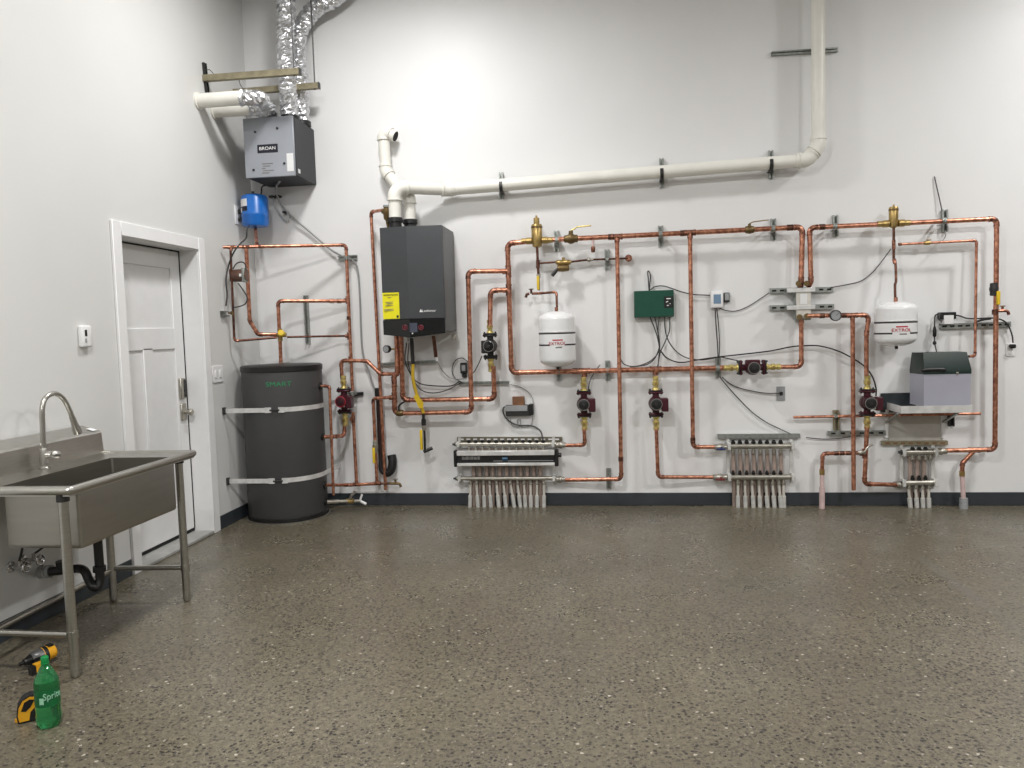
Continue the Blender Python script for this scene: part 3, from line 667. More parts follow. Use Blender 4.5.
# white plastic vent lines
r6 = .049
e0 = V((ex.x, ex.y, bz1+.06))
pv = copper('exhaust_vent_pipe', 'long white plastic vent pipe from boiler along the wall and up', [e0, W(394.3, 187, .30), W(447, 189.5, .115), W(807.5, 160, .115), W(818.4, 146, .115), V((W(818.2, 120, .115).x, D-.115, RZ))], r6, mt=PVC, elb=PVC, rb=1.7)
for px, py, ax in ((452, 189, XA), (800, 160.6, XA), (818, 140, ZA)):
    c = W(px, py, .115); d = (W(800, 160.6, .115)-W(452, 189, .115)).normalized() if ax == XA else ZA
    P('coupling', MB().cyl(c-d*.03, c+d*.03, r6*1.1, 24), PVC, pv)
i0 = V((iy.x, iy.y, bz1+.06))
ip = copper('intake_vent_pipe', 'short white plastic intake pipe hooking up left of the boiler top', [i0, W(409.5, 196, .17), W(399, 188, .13), W(386, 172, .09), W(383.3, 131.5, .09), W(395.5, 136.5, .1)], .046, mt=PVC, elb=PVC, rb=1.6)
m_ = W(395.5, 136.5, .1); dd = (m_-W(383.3, 131.5, .09)).normalized()
P('pipe_opening', MB().cyl(m_-dd*.01, m_+dd*.002, .04, 18), HOLE, ip)  # dark disc paints the shaded hollow on a closed pipe end
for px, y0, y1, yc in ((501.5, 173, 199, 186.3), (661.5, 159, 188, 173.2), (770.5, 151, 179, 164.2)):
    lab = {501.5: 'left', 661.5: 'middle', 770.5: 'right'}[px]
    s_ = strut(lab+' vertical strut clamping the long white vent pipe', (px-.3, y0, 0), (px+.3, y1, 0), None, w=.034)
    c = W(px, yc, .115); d = (W(800, 160.6, .115)-W(452, 189, .115)).normalized()
    P('pipe_clamp', MB().tube([c-d*.013, c+d*.013], r6*1.08, 24).obox(c+ZA*r6+YA*0, c+ZA*r6+YA*.085, .026, .004, ZA).obox(c-ZA*r6, c-ZA*r6+YA*.085, .026, .004, ZA), DKST, s_)
strut('horizontal strut crossing behind the white vertical vent pipe', (771, 54.5, 0), (837, 50.5, 0), None, w=.03)

# ================================================================== under the boiler
sT, sB = .13, .07
copper('copper_pipe', 'copper boiler supply pipe dropping from boiler and looping right to the main', [W(396.5, 334, .2), W(397.5, 373, .2), W(394, 376, .2), W(394.6, 413.5, .16), W(471.5, 412, .16), W(468, 271.5, .16), W(506, 271, .13)], r4-.0015,
       tees=[((394.2, 382, .197), ZA, (0, 0, 0)), ((394.4, 397.5, .18), ZA, -XA)])
copper('copper_pipe', 'inner copper loop from boiler round to the black pump', [W(401, 334, .24), W(402.8, 400, .15), W(494.5, 399, .12), W(493.3, 366, .14)], r4-.001, mt=COP)
copper('copper_pipe', 'copper pipe from black pump up and over to the main', [W(490, 326, .15), W(490.5, 290.5, .14), W(506, 290, .13)], r4-.001)
v = thing('drain_valve', 'brass drain valve with lever at the bottom bend of boiler supply', 'valve', W(399, 413, .16))
c = W(400, 413, .16); P('body', MB().lathe([(.022, -.03), (.027, -.02), (.027, .02), (.022, .03)], c, XA, 14), BRSD, v)
P('lever', MB().tube(smooth([c+V((0, -.02, .02)), c+V((.0, -.03, .05)), c+V((.015, -.03, .075)), c+V((.05, -.03, .095))], 5), .008, 8), DKST, v)
g = thing('pressure_gauge', 'black round gauge left of the pipes under the boiler', 'gauge', W(388, 349, .2))
c = W(388, 349, .2); P('dial', MB().lathe([(.03, 0), (.031, .004), (.031, .03), (.027, .032), (0, .031)], c, V((-.25, -1, 0)), 20), BLK, g)
P('face', MB().lathe([(.025, .0325), (0, .033)], c, V((-.25, -1, 0)), 20), GPL, g); P('stem', MB().cyl(c, W(396, 349, .2), .008, 10), BRS, g)
t = thing('gas_line', 'yellow flexible gas line hanging below the boiler with black drip leg', 'pipe', W(412, 340, .25))
P('black_pipe', MB().cyl(W(411.5, 338, .25), W(413, 364, .25), .015, 12), BLK, t)
P('flex_hose', MB().tube(smooth([W(413, 364, .25), W(413, 378, .24), W(416, 392, .22), W(420, 403, .2), W(423.5, 413, .18)], 8), .0135, 12), YELG, t, 'yellow flexible hose')
P('tag', MB().prism([W(413.5, 396, .245), W(417, 394, .245), W(423.5, 403, .225), W(423, 408, .225), W(419, 408, .235)], (0, .004, 0)), YELP, t, 'yellow tag')
P('union', MB().lathe([(.012, 0), (.012, .05), (.02, .055), (.02, .1), (.013, .105)], W(423.4, 413, .17), W(423.8, 425, .15)-W(423.4, 413, .17), 10), DKST, t)
P('valve_body', MB().lathe([(.012, 0), (.018, .005), (.018, .045), (.012, .05)], W(423.9, 424.5, .15), -ZA, 10), NICK, t)
P('valve_handle', MB().rbox(W(422, 440, .15).x-.01, W(422, 440, .15).x+.01, D-.185, D-.155, W(422, 449.5, .15).z, W(422, 429.5, .15).z, .004), YELP, t, 'yellow handle')
P('drip_leg', MB().cyl(W(424.2, 429, .15), W(425, 451, .15), .01, 10).cyl(W(423.5, 451.8, .15), W(432.5, 448, .13), .014, 10), BLK, t)
t = thing('pipe_stub', 'brass and dark stub pipe at right under the boiler', 'pipe', W(434, 339, .2))
P('pipe_length', MB().cyl(W(433.5, 336, .2), W(436, 357, .18), .015, 12), COPD, t); P('tip', MB().cyl(W(436, 355, .18), W(437, 361, .17), .01, 10), WPL, t)
tag(rootmesh(MB().lathe([(.015, 0), (.017, .01), (.017, .04), (.012, .05)], W(406.5, 336, .25), -ZA, 12), 'wire_connector', WPL, W(406.5, 336, .25)), 'white cable connector under the black control panel', 'connector')
cable('cable', 'dark cable hanging from white connector under the boiler to the black box', [W(406.5, 343, .25), W(405, 360, .2), W(410, 373, .12), W(416, 381, .08), W(426, 385, .05), W(450, 386, .05), W(460, 381, .05)], .005)
cable('cable', 'second dark cable drooping lowest between boiler and black box', [W(409, 343, .25), W(408, 362, .2), W(413, 378, .1), W(420, 389, .06), W(432, 393, .05), W(447, 390, .05), W(462, 382, .05)], .0045)
cable('cable', 'thin grey cable from the pipe stub to the black box', [W(437, 361, .17), W(442, 370, .1), W(449, 377, .06), W(456, 379, .05), W(463, 379, .04)], .004, GRYT)
cable('cable', 'thin cable loop around the small black box', [W(463, 383, .04), W(455, 378, .04), W(452, 370, .04), W(455, 361, .04), W(462, 358, .04), W(468, 362, .05)], .004)
cable('cable', 'thin cable from the black pump to the small black box', [W(482, 356, .12), W(478, 365, .06), W(474, 372, .04), W(468, 376, .04)], .004)
t = thing('relay_box', 'small black relay box left of the copper loop', 'box', W(464, 370))
a, b = W(461, 362.5), W(468, 373)
P('case', MB().rbox(a.x, b.x, D-.045, D, b.z, a.z, .004), BLK, t); P('window', MB().rbox(a.x+.012, b.x-.012, D-.049, D-.044, b.z+.02, a.z-.02, .002), GPL, t)
P('plug', MB().rbox(a.x+.012, b.x-.008, D-.035, D-.001, b.z-.035, b.z-.001, .003), BLK, t)
strut('grey horizontal strut behind the pipes under the boiler', (381, 364.5, 0), (437, 361.5, 0), None, w=.03)
strut('grey horizontal strut below the black relay box', (459, 383.3, 0), (509, 382.5, 0), None, w=.028)

# ================================================================== main copper loop
up = [W(521.5, 372.5, sB), W(511, 372.5, .075)]
copper('copper_pipe', 'lower copper main curving up at left to the first brass air separator', [W(729, 367.7, sB), W(511.5, 372.7, sB+.01), W(507.5, 243.5, sT), W(527, 241.5, sT)], r4,
       tees=[((584.3, 370.9, sB), XA, -ZA), ((655.5, 369.2, sB), XA, -ZA), ((508.4, 271.3, sT-.013), ZA, -XA), ((508.8, 290, sT-.017), ZA, -XA)], unions=[((575, 371.2, sB), XA)])
copper('copper_pipe', 'upper copper main running from brass valve right and down to heat exchanger', [W(547, 240, sT), W(617, 236.7, sT), W(690, 232.7, sT), W(802.5, 227, sT), W(801, 283, sT), W(800, 287, .08)], r4-.001,
       tees=[((617, 236.7, sT), XA, -ZA), ((690, 232.7, sT), XA, -ZA)], unions=[((683, 233.2, sT), XA), ((611, 237, sT), XA), ((790, 227.6, sT), XA)])
copper('copper_pipe', 'left long copper drop from upper main to the long silver manifold', [W(617, 239.5, sT), W(621.3, 479, sT), W(563, 480, .06)], r3, unions=[((620.8, 459, sT), ZA)])
copper('copper_pipe', 'right long copper drop from upper main to the eight loop manifold', [W(690, 235.5, sT), W(693, 447, sT), W(722, 447, .07)], r3, unions=[((692.8, 440, sT), ZA)])
def airsep(label, px, pys, pyc, pyt, pyb, hw, mt, s=sT):
    c = W(px, pyc, s); zt, zb, zs = W(px, pyt, s).z-c.z, W(px, pyb, s).z-c.z, W(px, pys, s).z-c.z
    o = thing('air_separator', label, 'separator', c)
    P('body', MB().lathe([(hw*.5, zb), (hw*.85, zb+.01), (hw, zb+.05), (hw, zs-.006), (hw*.9, zs)], c, ZA, 24), mt, o)
    P('ring', MB().lathe([(hw*1.0, zs-.03), (hw*1.06, zs-.028), (hw*1.06, zs-.016), (hw, zs-.014)], c, ZA, 24), BRSD, o)
    P('vent_cap', MB().lathe([(hw*.55, zs), (hw*.55, zt-.02), (hw*.2, zt-.018), (hw*.2, zt)], c, ZA, 16), mt, o)
    for k in (-1, 1): P('union', MB().lathe([(.019, 0), (.027, .004), (.027, .045), (.022, .05), (.022, .085)], c+XA*k*hw*.9, XA*k, 12), BRS, o)
    return o
airsep('left brass air separator at top corner of the copper main', 537, 224.5, 240.6, 215.5, 247.5, .043, BRS)
v = thing('ball_valve', 'bronze ball valve with pale lever on the upper copper main', 'valve', W(571, 238.5, sT))
c = W(571, 238.7, sT)
P('body', MB().lathe([(.022, -.055), (.03, -.05), (.03, -.03), (.04, -.012), (.042, 0), (.04, .012), (.03, .03), (.03, .05), (.022, .055)], c, XA, 18).cyl(c, c+ZA*.06, .018, 12), BRSD, v)
P('lever', MB().tube([c+ZA*.065, c+V((.03, 0, .075)), c+V((.05, -.01, .088)), c+V((.16, -.02, .092))], .006, 8), YEL, v)
t = thing('drain_port', 'small copper drain port hanging below the upper main', 'valve', W(593, 243, sT))
P('neck', MB().cyl(W(593, 240, sT), W(593, 246.5, sT), .011, 12), PEXP, t); P('cap', MB().lathe([(.012, 0), (.017, .004), (.017, .04), (.012, .046)], W(593, 246.5, sT), -ZA, 12), ELB, t)
v = thing('ball_valve', 'small bronze valve with thin lever at right of the upper main', 'valve', W(749.5, 229.5, sT))
c = W(749.5, 229.7, sT)
P('body', MB().lathe([(.02, -.035), (.026, -.03), (.032, 0), (.026, .03), (.02, .035)], c, XA, 16).cyl(c, c+ZA*.045, .012, 10), BRSD, v)
P('lever', MB().tube([c+ZA*.046, c+V((.03, 0, .058)), c+V((.14, -.01, .066))], .004, 8), BRS, v)
for lab, px, y0, y1, cy, s, r in (('strut behind upper main between the left air separator and ball valve', 556.5, 231, 251.5, 239.7, sT, r4), ('strut behind fill pipe left of the left copper drop', 607, 249.5, 270, 259.3, .1, .009),
        ('strut holding upper main between the two copper drops', 660.3, 226, 246.5, 234.4, sT, r4), ('strut holding upper main right of the small bronze valve', 772.6, 219, 240, 228.6, sT, r4),
        ('strut holding right upper main left of the right air separator', 834.5, 215.5, 236.5, 226.6, sT, r4), ('strut under the left white expansion tank', 559, 362, 380.5, 371.6, sB, r4),
        ('strut holding lower main left of the left copper drop', 607.5, 360.5, 380.5, 370.4, sB, r4), ('small strut holding pipe end of the left copper drop', 608.5, 468, 488.5, 479.4, .1, r3),
        ('strut holding lower main left of the sideways pump', 717.5, 357, 377.5, 368.2, sB, r4), ('strut holding right upper main near its far corner', 943.5, 210, 232, 220.9, sT, r4)):
    strut(lab, (px, y0, 0), (px+.4, y1, 0), (px+.2, cy, s), XA, r, GALV if px not in (943.5,) else GALV, w=.04)
# fill assembly and left expansion tank
t = thing('fill_riser', 'dark riser pipe below the left air separator with yellow valve handle', 'pipe', W(537.5, 248, sT))
P('pipe_length', MB().cyl(W(537, 247, sT), W(538.5, 276, sT), .0105, 12), COPD, t)
P('tee', MB().cyl(W(537.9, 260, sT), W(538, 268, sT), .015, 12), COPD, t)
P('valve_body', MB().lathe([(.012, 0), (.016, .004), (.016, .03), (.011, .035), (.011, .13)], W(538.5, 274, sT), -ZA, 12), NICK, t)
c = W(538.6, 283, sT); P('valve_handle', MB().rbox(c.x-.012, c.x+.008, c.y-.03, c.y-.014, c.z-.055, c.z+.055, .004), YELP, t, 'yellow handle')
copper('copper_pipe', 'small copper offset feeding the top of the left expansion tank', [W(534, 293.5, sT), W(540, 293.3, sT), W(556.5, 292, .17), W(557, 309, .2)], .0095, mt=COPD)
bib('tiny drain valve left of the left tank feed', W(535, 293.5, sT), -1, COPD, BRSD, .5)
fv = thing('fill_valve', 'brass fill valve with black lever left of the first copper drop', 'valve', W(563, 263, .12))
c = W(563.5, 262.5, .12)
P('pipe_length', MB().cyl(W(539, 263.4, sT), W(557, 262, .12), .008, 10), COPD, fv)
P('body', MB().lathe([(.012, -.06), (.02, -.05), (.022, -.02), (.016, 0), (.022, .02), (.02, .05), (.012, .06)], c, XA, 14).cyl(c, c+ZA*.04, .012, 10), BRS, fv)
c2 = c+V((.0, -.01, -.045)); P('bell', MB().lathe([(.016, -.05), (.026, -.045), (.028, .0), (.024, .04), (.016, .045)], c2, XA, 16), BRSD, fv)
P('lever', MB().tube([c2-XA*.04, c2+V((-.09, -.02, -.055))], [.012, .016], 10), BLK, fv)
P('pipe_length', MB().cyl(W(571, 261.8, .12), W(588, 259.8, .1), .008, 10), COPD, fv)
P('union', MB().lathe([(.009, 0), (.018, .004), (.018, .025), (.011, .03), (.011, .05)], W(587, 259.9, .1), XA, 12), NICK, fv)
P('pipe_length', MB().cyl(W(592, 259.6, .1), W(628, 258.3, .08), .008, 10), COPD, fv)
P('end_fitting', MB().lathe([(.01, -.02), (.026, -.012), (.028, .01), (.018, .02)], W(628.5, 258.2, .06), -YA, 16), ELB, fv)
def exptank(label, cx, x0, x1, ytop, yshould, ylow, ybot, s, lines, ttl, ty, tx, arrow):
    R = (W(x1, ylow, s).x-W(x0, ylow, s).x)/2*.965; c = W(cx, ylow, s); za, zb_, zc, zd = (W(cx, y, s).z for y in (ytop, yshould, ylow, ybot))
    o = thing('expansion_tank', label, 'tank', (c.x, c.y, zd), 'white expansion tanks')
    dome = [(R*math.cos(a), zb_+(za-zb_)*math.sin(a)) for a in (k*math.pi/2/7 for k in range(8))]
    bot = [(R*math.sin(a), zc-(zc-zd)*math.cos(a)) for a in (k*math.pi/2/7 for k in range(8))]
    P('shell', MB().lathe(bot+[(R, zb_-.004)]+dome, (c.x, c.y, 0), ZA, 40), WENA, o)
    P('neck', MB().cyl((c.x, c.y, za-.005), (c.x, c.y, za+.03), .014, 12), ELB, o)
    P('air_valve', MB().cyl((c.x, c.y-.02, zd+.01), (c.x, c.y-.02, zd-.018), .011, 10), BLK, o)
    am = math.atan2(-c.y, -c.x)
    for ly in lines:
        z = W(cx, ly, s+R).z
        if ly == lines[0]: P('stripe', wrapband(MB(), c, R*1.003, am-1.5, am+1.5, z-.006, z+.006, 32), INK, o); continue
        P('stripe', wrapband(MB(), c, R*1.003, am-1.5, am+tx-.42, z-.006, z+.006, 16), INK, o); P('stripe', wrapband(MB(), c, R*1.003, am+tx+.42, am+1.5, z-.006, z+.006, 16), INK, o)
    text(ttl, .033, RINK, o, (0, 0, W(cx, ty, s+R).z), name='logo', wrap=((c.x, c.y), R*1.003, am+tx), sx=1.1)['label'] = 'red logo'
    P('small_print', wrapband(MB(), c, R*1.003, am+tx-.26, am+tx+.3, W(cx, ty-3.4, s+R).z-.005, W(cx, ty-3.4, s+R).z+.005, 10), RINK, o)
    P('small_print', wrapband(MB(), c, R*1.003, am+tx-.1, am+tx+.25, W(cx, ty+4, s+R).z-.005, W(cx, ty+4, s+R).z+.005, 10), GINK, o)
    P('seam', MB().torus((c.x, c.y, W(cx, lines[0]-1.7, s+R).z), ZA, R, .003, 40), WENA, o)
exptank('left white expansion tank with dark stripes and red logo', 557.7, 539, 576.8, 311, 319, 359, 367, .2, (333.3, 345), 'EXTROL', 343.5, .0, 0)
exptank('right white expansion tank beside the green lidded feeder tank', 895.5, 874, 917, 301.5, 309, 338, 346.5, .2, (322.4, 333.5), 'EXTROL', 330.3, .28, 0)
# branches below the pumps
copper('copper_pipe', 'short copper bend from pump to the long silver manifold', [W(584, 429, .13), W(585, 445, .13), W(564, 445.5, .09)], .015)
copper('copper_pipe', 'copper bend from pump down to lower inlet of eight loop manifold', [W(656.3, 429, .13), W(658, 477, .13), W(722, 477.2, .07)], .015)
copper('copper_pipe', 'short copper link right of sideways pump up to the heat exchanger', [W(776, 367, .1), W(801.3, 366.6, .1), W(801.3, 318, .1), W(802, 315, .07)], r4-.003)
# ================================================================== heat exchanger
hxa, hxb = W(795.5, 284, .12), W(811.5, 320, .12)
hx = thing('heat_exchanger', 'grey plate heat exchanger clamped between two horizontal struts', 'heat exchanger', ((hxa.x+hxb.x)/2, D-.08, hxb.z))
P('plate_pack', MB().rbox(hxa.x, hxb.x, D-.12, D-.032, hxb.z, hxa.z-.03, .008), GALV, hx)
P('front_plate', MB().rbox(hxa.x+.004, hxb.x-.003, D-.126, D-.119, hxb.z+.012, hxa.z-.045, .004), PEX, hx)
P('sticker', MB().box(W(800, 300, .12).x, W(807, 300, .12).x, D-.1275, D-.125, W(800, 304.5, .12).z, W(800, 294, .12).z), PAPER, hx)
for y in (290, 307.4):
    c = W(803, y, .12); P('clamp_bar', MB().rbox(W(786.5, y, .12).x, W(815, y, .12).x, D-.134, D-.127, c.z-.017, c.z+.017, .003), GALVS, hx)
    for px in (787.5, 814): P('clamp_leg', MB().box(W(px, y, .1).x-.008, W(px, y, .1).x+.008, D-.128, D-.03, c.z-.016, c.z+.016), GALV, hx)
for px, py in ((798.5, 283.5), (806.5, 283.5), (799.5, 317), (807, 316)): P('port', MB().cyl(W(px, py, .09), W(px, py, .15), .021, 14), BRSD, hx)
strut('upper horizontal strut of the plate heat exchanger', (769.5, 291, 0), (832, 289.5, 0), None, w=.04, slots=8)
strut('lower horizontal strut of the plate heat exchanger', (769.5, 308, 0), (833, 306.6, 0), None, w=.04, slots=8)
copper('copper_pipe', 'copper pipe rising from heat exchanger and running right to second air separator', [W(808, 286, .09), W(811, 282, sT), W(809.5, 227.6, sT), W(888, 224, sT)], r4-.002, unions=[((822, 227, sT), XA)])
airsep('right brass air separator above the right expansion tank', 893.5, 207, 223.5, 204.5, 228, .033, BRS)
copper('copper_pipe', 'right copper main turning down the far side to the small manifold', [W(902, 223.2, sT), W(996.8, 218.8, sT), W(993.6, 305, sT), W(995, 449.5, sT), W(945, 450.5, .08)], r4-.003, tees=[((974, 450, .1), XA, (0, 0, 0))], unions=[((995, 312, sT), ZA)])
copper('copper_pipe', 'diagonal copper branch down to the pink floor riser at right', [W(973.5, 451.5, .1), W(962.5, 463, .1), W(962, 473, .1)], .016, rb=1.6)
t = thing('floor_riser', 'pink plastic riser with grey floor coupling at right', 'pipe', W(964, 505, .1))
P('tube', MB().cyl(W(962, 474, .1), W(963.5, 500, .1), .0165, 14), PEXP, t); P('crimp_ring', MB().cyl(W(962, 471, .1), W(962.1, 476, .1), .02, 14), BRS, t)
zf = W(963.7, 498, .1); P('floor_coupling', MB().lathe([(.03, 0), (.03, zf.z*.5), (.026, zf.z*.55), (.03, zf.z*.6), (.028, zf.z)], (zf.x, zf.y, 0), ZA, 16), GPL, t)
v = thing('ball_valve', 'nickel valve with yellow handle on the far right copper main', 'valve', W(994, 290, sT))
c = W(993.9, 289, sT); P('body', MB().lathe([(.02, -.05), (.027, -.045), (.027, -.02), (.032, 0), (.027, .02), (.027, .04), (.02, .045)], c, ZA, 14), DKST, v)
c = W(997.6, 298, .15); P('handle', MB().rbox(c.x-.012, c.x+.012, c.y-.02, c.y, c.z-.05, c.z+.05, .004), YELP, v, 'yellow handle')
bib('copper drain valve sticking right from the far right main', W(998, 311, sT), 1, ELB, BRS)
copper('copper_pipe', 'thin copper line from right air separator over to the feeder tank', [W(899, 244.3, sT), W(976.5, 240.5, sT), W(975, 356, .16), W(969, 356.4, .2)], .0095, unions=[((900, 244.3, sT), XA)])
v = thing('ball_valve', 'tiny brass valve on the thin copper feeder line', 'valve', W(927, 242.8, sT)); c = W(927, 242.9, sT)
P('body', MB().lathe([(.009, -.025), (.015, -.02), (.017, 0), (.015, .02), (.009, .025)], c, XA, 12), BRS, v); P('lever', MB().rbox(c.x-.004, c.x+.03, c.y-.006, c.y+.006, c.z+.018, c.z+.025, .002), BRS, v)
t = thing('tank_feed_pipe', 'crooked thin copper feed between right air separator and its tank', 'pipe', W(893.7, 230, sT))
P('pipe_length', MB().tube(smooth([W(893.7, 228, sT), W(893.8, 260, sT), W(895.5, 264, .14), W(896, 281, .17), W(895, 285, .19), W(895.3, 299, .2)], 5), .0095, 12), COPD, t)
P('tee', MB().cyl(W(893.7, 240, sT), W(893.8, 249, sT), .013, 12), ELB, t); P('valve_body', MB().cyl(W(893.9, 259, sT), W(895, 263.5, .14), .014, 12), ELB, t)
# right group below the heat exchanger
copper('copper_pipe', 'copper pipe from heat exchanger past the gauge and down to right pump', [W(807, 315.8, .14), W(869, 315, .14), W(866.5, 333, .14), W(866.4, 376, .14)], .0165, tees=[((852.5, 315.3, .14), XA, -ZA)], unions=[((822, 315.7, .14), XA), ((844, 315.4, .14), XA)], mt=COP)
copper('copper_pipe', 'straight copper discharge pipe ending just above the baseboard', [W(852.6, 318, .14), W(853.7, 490, .14)], .0165, mt=COP)
g = thing('pressure_gauge', 'grey round gauge on pipe right of the heat exchanger', 'gauge', W(835, 315.5, .17)); c = W(835, 315.5, .16)
P('dial', MB().lathe([(.036, 0), (.042, .004), (.042, .025), (.036, .028), (.036, .022), (0, .022)], c, -YA, 24), DKST, g); P('face', MB().lathe([(.035, .0235), (0, .024)], c, -YA, 24), GPL, g)
P('needle', MB().obox(c-YA*.025, c+V((.02, -.025, .015)), .003, .002, YA), INK, g)
copper('copper_pipe', 'copper pipe from right pump down and across to the small manifold', [W(867, 427, .14), W(865.2, 440, .14), W(864.5, 484, .14), W(904, 484.8, .07)], .0165, tees=[((864.8, 453.5, .14), ZA, -XA)])
copper('copper_pipe', 'copper elbow with check valve above the pink floor riser left', [W(822, 472, .1), W(822.5, 453.5, .1), W(860, 453, .13)], .0145, unions=[((836, 453.3, .11), XA), ((842, 453.2, .115), XA), ((848, 453.1, .12), XA)])
v = thing('purge_valve', 'silver purge valve with curved lever beside the discharge pipe', 'valve', W(862, 450, .17)); c = W(861, 452.5, .16)
P('body', MB().cyl(c-XA*.025, c+XA*.03, .015, 12), NICK, v); P('lever', MB().tube(smooth([c+V((0, -.02, .0)), c+V((.02, -.03, .015)), c+V((.045, -.03, .05)), c+V((.075, -.03, .065))], 5), .008, 8), NICK, v)
t = thing('floor_riser', 'pink plastic riser standing left of the copper discharge pipe', 'pipe', W(822, 505, .1))
P('tube', MB().cyl(W(822, 472, .1), V((W(822, 500, .1).x, D-.1, 0)), .0165, 14), PEXP, t); P('crimp_ring', MB().cyl(W(822, 469.5, .1), W(822, 474.5, .1), .02, 14), BRS, t); P('sleeve', MB().cyl(W(822, 487, .1), V((W(822, 500, .1).x, D-.1, 0)), .021, 14), PEXP, t)
copper('copper_rail', 'loose horizontal copper pipe lying in front of the feeder shelf', [W(793.5, 417.2, .06), W(980.5, 413.5, .06)], .011, mt=COP)
strut('bronze coloured upright strut holding the loose copper pipe', (835.3, 410, 0), (835.7, 430, 0), (835.5, 416.4, .06), XA, .011, GALVT, w=.042)
strut('small dark strut holding the loose copper pipe near its right end', (950, 415, 0), (950.3, 426, 0), None, None, .011, DKST, w=.04)
strut('horizontal strut behind the discharge pipe and right pump', (827.5, 433, 0), (884.5, 432.3, 0), None, w=.036, slots=6)

# ================================================================== manifolds
def manifold(label, loc, strutpx, up, lo, sup, upk, lok, upf, lof, tubes, back, hr=.019, s=.085, tubemt=PEX, lo_s=None, caps=BLK, bkr=.017):
    """two headers on a strut: up/lo = (x0, x1, y); k = knob rows (xs, y0, y1); f = fittings; tubes = (x top, x floor)"""
    ls = lo_s or s
    o = thing('manifold', label, 'manifold', W(*loc)); o_ = o
    if strutpx:
        p, q = W(strutpx[0], strutpx[2], .03), W(strutpx[1], strutpx[3], .03); mr = P('mounting_rail', channel_mb(p, q, strutpx[4], .03, YA), strutpx[5], o)
        for i in range(strutpx[6]):
            c = p.lerp(q, (i+.7)/(strutpx[6]+.4)); ax = (q-p).normalized(); P('slot', MB().obox(c-ax*.016, c+ax*.016, .012, .002, YA), strutpx[7], mr)
    hs = []
    for (x0, x1, y), ss, nm in ((up, s, 'upper'), (lo, ls, 'lower')):
        a, b = W(x0, y, ss), W(x1, y-.3, ss); d = (b-a).normalized()
        h = P('header', MB().cyl(a, b, hr, 18).cyl(a, a+d*.012, hr*1.25, 18).cyl(b-d*.012, b, hr*1.25, 18), NICK, o); hs.append(h)
        P('end_plug', MB().lathe([(hr*.9, 0), (hr*.9, .012), (hr*.5, .014), (hr*.5, .03)], a, -XA, 12), DKST, h)
    for i, x in enumerate(sup):
        for y0, y1 in ((up[2]-7, lo[2]+6),):
            a, b = W(x, y0, .03), W(x, y1, .03)
            P('support_bracket', MB().box(a.x-.012, a.x+.012, D-.04, D-.03, b.z, a.z).rbox(a.x-.013, a.x+.013, D-s-hr*1.3, D-.03, W(x, up[2], s).z-hr*1.3, W(x, up[2], s).z+hr*1.3, .004).rbox(a.x-.013, a.x+.013, D-ls-hr*1.3, D-.03, W(x, lo[2], ls).z-hr*1.3, W(x, lo[2], ls).z+hr*1.3, .004), SLV, o)
    for (xs, y0, y1), ss, mt_, nm, rr in ((upk, s, caps, 'valve_cap', .018), (lok, ls, caps, 'valve_cap', .015), (upf, s, NICK, 'tube_fitting', .017), (lof, ls, NICK, 'tube_fitting', .017)):
        for x in xs:
            a, b = W(x, y0, ss), W(x, y1, ss); h = (a-b).length
            P(nm, MB().lathe([(rr*.75, 0), (rr, h*.1), (rr, h*.55), (rr*.7, h*.6), (rr*.65, h)], b, a-b, 10), mt_, o)
    for xt, xf in tubes:
        a = W(xt, lof[2]-.5, ls); f = W(xf, 506.5, .07); f.z = 0
        m_ = a.lerp(f, .5)
        t = P('outlet_tube', MB().tube(smooth([a, a.lerp(f, .3)+V((0, 0, 0)), m_, f], 4), .0105, 10), tubemt, o)
        P('floor_sleeve', MB().cyl(a.lerp(f, .5), f, .0165, 12), SLV, t)
    for xt, xf in back:
        a = W(xt, up[2]+4, .055); f = W(xf, 506, .03); f.z = 0
        P('return_tube', MB().cyl(a, f, bkr, 10), PEXB, o)
    return o
def inlet(label, x0, x1, y, s, h=None, mt_=NICK):
    a, b = W(x0, y, s), W(x1, y-.2, s); v = thing('isolation_valve', label, 'valve', a.lerp(b, .5)); d = b-a; l = d.length
    P('body', MB().lathe([(.018, 0), (.024, .006), (.024, l*.3), (.028, l*.38), (.028, l*.6), (.022, l*.66), (.022, l-.006), (.018, l)], a, d, 14), mt_, v)
    if h:
        c = a.lerp(b, .5); P('lever', MB().rbox(c.x-.04, c.x+.03, c.y-.04, c.y-.03, c.z-.02, c.z-.004, .003).cyl(c-YA*.035, c, .009, 10), h, v)
    return v
lx = [469+6.75*i for i in range(12)]
x12f = [470, 478, 484.5, 491, 499, 506, 514.5, 520.5, 525.5, 531, 537, 544]; x12t = [470.5, 476.5, 483.5, 489.5, 496.5, 503.5, 510.5, 517.5, 524, 530.5, 537, 544]
manifold('long twelve loop silver manifold low on the wall, a level resting on it', (506, 462, .08), (457, 562, 439.3, 439.3, .034, RAILD, 15, PAPER), (456, 556, 444.3), (457, 556, 478.5), (459.5, 553.5),
         (lx, 440, 442.5), ([], 474, 476), (lx, 447, 451.5), (x12t, 480.5, 484.5), list(zip(x12t, x12f)), [(x+3, x+3.5) for x in x12t[:-1]], .017, .085)
sl_ = thing('level_tool', 'silver and black spirit level with blue mark lying along the long manifold', 'level', W(506, 458, .13))
a, b = W(457, 450.3, .12), W(555, 465.5, .12)
zt_, zb_ = W(506, 450.3, .12).z, W(506, 465.5, .12).z; hz = zt_-zb_
P('top_rail', MB().rbox(a.x, b.x, D-.145, D-.106, zt_-hz*.32, zt_, .004), GALVS, sl_); P('bottom_rail', MB().rbox(a.x, b.x, D-.145, D-.106, zb_, zb_+hz*.2, .004), GALVS, sl_)
